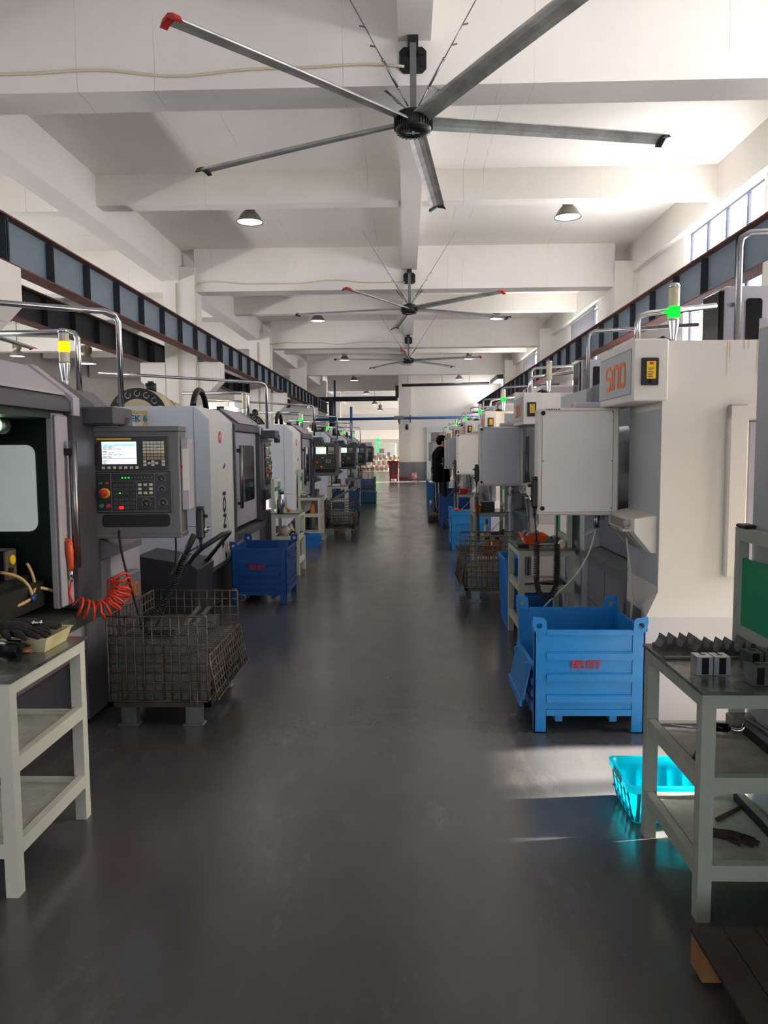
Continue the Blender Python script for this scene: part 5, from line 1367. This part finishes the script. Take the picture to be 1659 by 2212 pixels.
for x, lb in ((1.55, 'black hoist handle hanging in the doorway, nearer the jamb'), (1.95, 'black hoist handle hanging in the doorway, beside the grey cabinet')):
    r = thing('hoist_handle', (x, 41.9, 1.1), lb, 'handle'); MB().ball((0, 0, .15), .09, 10, .8, .8, 1.6).build('grip', BLACK, r); MB().cyl((0, 0, 0), (0, 0, -.45), .02).build('cable', PAPER, r); MB().tube(arc((0, -.62), .18, 0, 2*PI, 14, lambda u, z: (u, 0, z)), .025, 6).build('loop', BLACK, r)

# ------------------------------------------------------------------ worker
pl = tag(MB().box(.5, 1.3, 16.95, 17.75, 0, .14, .01).build('duckboard', WOOD), 'dark low foot platform the worker stands on', 'platform')
def skinned(name, verts, edges, rad, m, parent, root=0, sub=2):
    me = bpy.data.meshes.new(name); me.from_pydata([tuple(v) for v in verts], edges, []); o = link(name, me)
    md = o.modifiers.new('skin', 'SKIN'); md.use_smooth_shade = True
    for i, r_ in enumerate(rad):
        v = me.skin_vertices[0].data[i]; v.radius = r_ if isinstance(r_, tuple) else (r_, r_); v.use_root = (i == root)
    s = o.modifiers.new('sub', 'SUBSURF'); s.levels = sub; s.render_levels = sub
    dg = bpy.context.evaluated_depsgraph_get(); n = bpy.data.meshes.new_from_object(o.evaluated_get(dg))
    bpy.data.objects.remove(o)
    n.materials.clear(); n.materials.append(m)
    for p in n.polygons: p.use_smooth = True
    return link(name, n, parent)
def worker(loc, rz, label):
    r = thing('person', loc, label, 'person', None, rz)
    V = []; E = []; R = []
    def add(p, rad, par=None):
        V.append(Vector(p)); R.append(rad)
        if par is not None: E.append((par, len(V)-1))
        return len(V)-1
    pel = add((0, 0, .95), .13); sp = add((-.01, 0, 1.12), .125, pel); ch = add((-.01, 0, 1.32), .14, sp); nk = add((.0, 0, 1.47), .055, ch); hd0 = add((.03, 0, 1.56), .06, nk)
    hd1 = add((.045, 0, 1.62), (.085, .095), hd0); hd2 = add((.03, 0, 1.69), (.085, .09), hd1)
    for s in (-1, 1):
        h = add((0, s*.1, .9), .085, pel); k = add((.02, s*.11, .5), .058, h); a = add((-.01, s*.12, .09), .04, k); t = add((.15, s*.13, .04), .035, a)
        sh = add((-.01, s*.19, 1.4), .06, ch); el = add((.03, s*.25, 1.12), .045, sh); wr = add((.26, s*.2, 1.1), .028, el); pm = add((.33, s*.19, 1.1), (.036, .018), wr)
        for q, (dy, l) in enumerate(((-.03, .07), (-.01, .085), (.01, .08), (.03, .06))):
            f1 = add((.38, s*.19+dy, 1.1), .0095, pm); f2 = add((.38+l*.5, s*.19+dy*1.1, 1.085), .009, f1); add((.38+l*.75, s*.19+dy*1.1, 1.055), .008, f2)
        t1 = add((.31, s*.19-s*.045, 1.095), .011, pm); add((.35, s*.19-s*.06, 1.08), .009, t1)
    b = skinned('body', V, E, R, SKIN, r)
    # face features joined into the one body mesh
    f = MB()
    f.prism([(.125, 1.60), (.15, 1.605), (.128, 1.65)], 'y', -.014, .014)
    for s in (-1, 1):
        f.ball((.01, s*.09, 1.62), .03, 8, .7, .35, 1.1)
        f.ball((.115, s*.035, 1.65), .013, 8)
    f.box(.118, .13, -.025, .025, 1.572, 1.58)
    fm = f.build('face_temp', SKIN)
    bm = bmesh.new(); bm.from_mesh(b.data); bm.from_mesh(fm.data); bm.to_mesh(b.data); bm.free(); bpy.data.objects.remove(fm)
    h = MB().ball((.015, 0, 1.69), .112, 16, 1.05, .92, .82).ball((-.03, 0, 1.65), .1, 14, .8, .9, 1.0); h.prism([(.1, 1.695), (.16, 1.685), (.16, 1.695), (.1, 1.71)], 'y', -.06, .06)
    h.build('hair', HAIR, r)
    cv, ce, cr = [], [], []
    def cadd(p, rad, par=None):
        cv.append(Vector(p)); cr.append(rad)
        if par is not None: ce.append((par, len(cv)-1))
        return len(cv)-1
    a = cadd((0, 0, .98), (.23, .21)); lo = cadd((0.01, 0, .76), (.25, .22), a); lo2 = cadd((0.01, 0, .7), (.255, .22), lo); m_ = cadd((-.01, 0, 1.2), (.23, .2), a); c = cadd((-.02, 0, 1.38), (.2, .18), m_); n = cadd((-.0, 0, 1.475), (.09, .085), c); hood = cadd((-.1, 0, 1.46), (.1, .14), c)
    for s in (-1, 1):
        sh = cadd((-.01, s*.21, 1.39), .085, c); el = cadd((.03, s*.265, 1.11), .07, sh); cadd((.23, s*.205, 1.1), .052, el)
    skinned('coat', cv, ce, cr, COAT, r)
    tv, te, tr_ = [], [], []
    tv.append(Vector((0, 0, .93))); tr_.append(.14)
    for s in (-1, 1):
        i = len(tv); tv += [Vector((0, s*.1, .85)), Vector((.02, s*.11, .5)), Vector((-.01, s*.12, .1))]; tr_ += [.105, .085, .07]; te += [(0, i), (i, i+1), (i+1, i+2)]
    tm = mat('trousers_black', (24, 24, 28), .8)
    skinned('trousers', tv, te, tr_, tm, r)
    st = MB()
    for s in (-1, 1):
        st.obox((-.1, s*.115-.012, .84), (-.08, s*.12-.012, .12), .03, .012, up=(1, 0, 0))
    st.build('trouser_stripe', PAPER, r)
    sh = MB()
    for s in (-1, 1): sh.tube([(-.07, s*.12, .045), (.06, s*.125, .05), (.17, s*.13, .035)], [.045, .05, .04], 10)
    sh.build('shoe', BLACK, r)
    for o in kids(r, 'trousers'): pass
    return r
worker((.79, 17.42, .14), math.radians(14), 'worker in a black hooded coat standing at the fourth right panel')
# ------------------------------------------------------------------ light, world, camera
w = bpy.data.worlds.new('sky'); S.world = w; w.use_nodes = True; nt = w.node_tree
bg = nt.nodes['Background']; sk = nt.nodes.new('ShaderNodeTexSky'); sk.sky_type = 'NISHITA'; sk.sun_disc = False
sk.sun_elevation = math.radians(18); sk.sun_rotation = math.radians(90)
nt.links.new(sk.outputs[0], bg.inputs['Color']); bg.inputs['Strength'].default_value = .5
sun = bpy.data.lights.new('sun', 'SUN'); sun.energy = 62; sun.angle = math.radians(2.2); sun.color = (1, .9, .76)
so = link('sun', sun); so.rotation_euler = Vector((-1, -.17, -.335)).to_track_quat('-Z', 'Y').to_euler()
def uplight(x, y0, y1, z, d, e, col=(1, .96, .9)):
    """sunlight thrown up from the bright window sill"""
    l = bpy.data.lights.new('window_sill_daylight', 'AREA'); l.shape = 'RECTANGLE'; l.size = y1-y0; l.size_y = .5; l.energy = e; l.color = col
    o = link('window_sill_daylight', l); o.location = (x, (y0+y1)/2, z)
    o.rotation_euler = Vector((d[0], d[1], d[2])).to_track_quat('-Z', 'Y').to_euler()
    m = Vector((d[0], d[1], d[2])).normalized()
    zx = -m; xx = Vector((0, 1, 0)) if abs(m.y) < .5 else Vector((1, 0, 0)); yy = zx.cross(xx)
    o.matrix_world = Matrix(((xx.x, yy.x, zx.x, x), (xx.y, yy.y, zx.y, (y0+y1)/2), (xx.z, yy.z, zx.z, z), (0, 0, 0, 1)))
for a, b, *_ in WINR: uplight(4.7, a, b, 4.3, (-.75, 0, .66), UPR*(b-a)/3)  # added upward lamps brighten the ceiling
for a, b, *_ in WINL: uplight(-14.8, a, b, 1.3, (.6, 0, .8), UPL)
cam = bpy.data.cameras.new('camera'); co = link('camera', cam)
cam.sensor_fit = 'HORIZONTAL'; cam.sensor_width = 36; cam.lens = 1650/1659*36; cam.clip_start = .05; cam.clip_end = 300
yaw, pitch, roll = math.radians(-1.676), math.radians(-4.666), -.007
fw = Vector((math.sin(yaw)*math.cos(pitch), math.cos(yaw)*math.cos(pitch), math.sin(pitch)))
r0 = fw.cross(Vector((0, 0, 1))).normalized(); u0 = r0.cross(fw)
rr = r0*math.cos(roll)+u0*math.sin(roll); uu = u0*math.cos(roll)-r0*math.sin(roll)
co.matrix_world = Matrix(((rr.x, uu.x, -fw.x, 0), (rr.y, uu.y, -fw.y, 0), (rr.z, uu.z, -fw.z, 1.6), (0, 0, 0, 1)))
S.camera = co
S.view_settings.view_transform = 'Standard'; S.view_settings.look = 'None'; S.view_settings.exposure = EXPO; S.view_settings.gamma = 1
S.view_settings.use_curve_mapping = False
cy = S.cycles
cy.use_denoising = True; cy.max_bounces = 6; cy.diffuse_bounces = 4; cy.glossy_bounces = 4; cy.transmission_bounces = 4; cy.caustics_reflective = False; cy.caustics_refractive = False
cy.sample_clamp_indirect = 6; cy.use_adaptive_sampling = True; cy.adaptive_threshold = .08
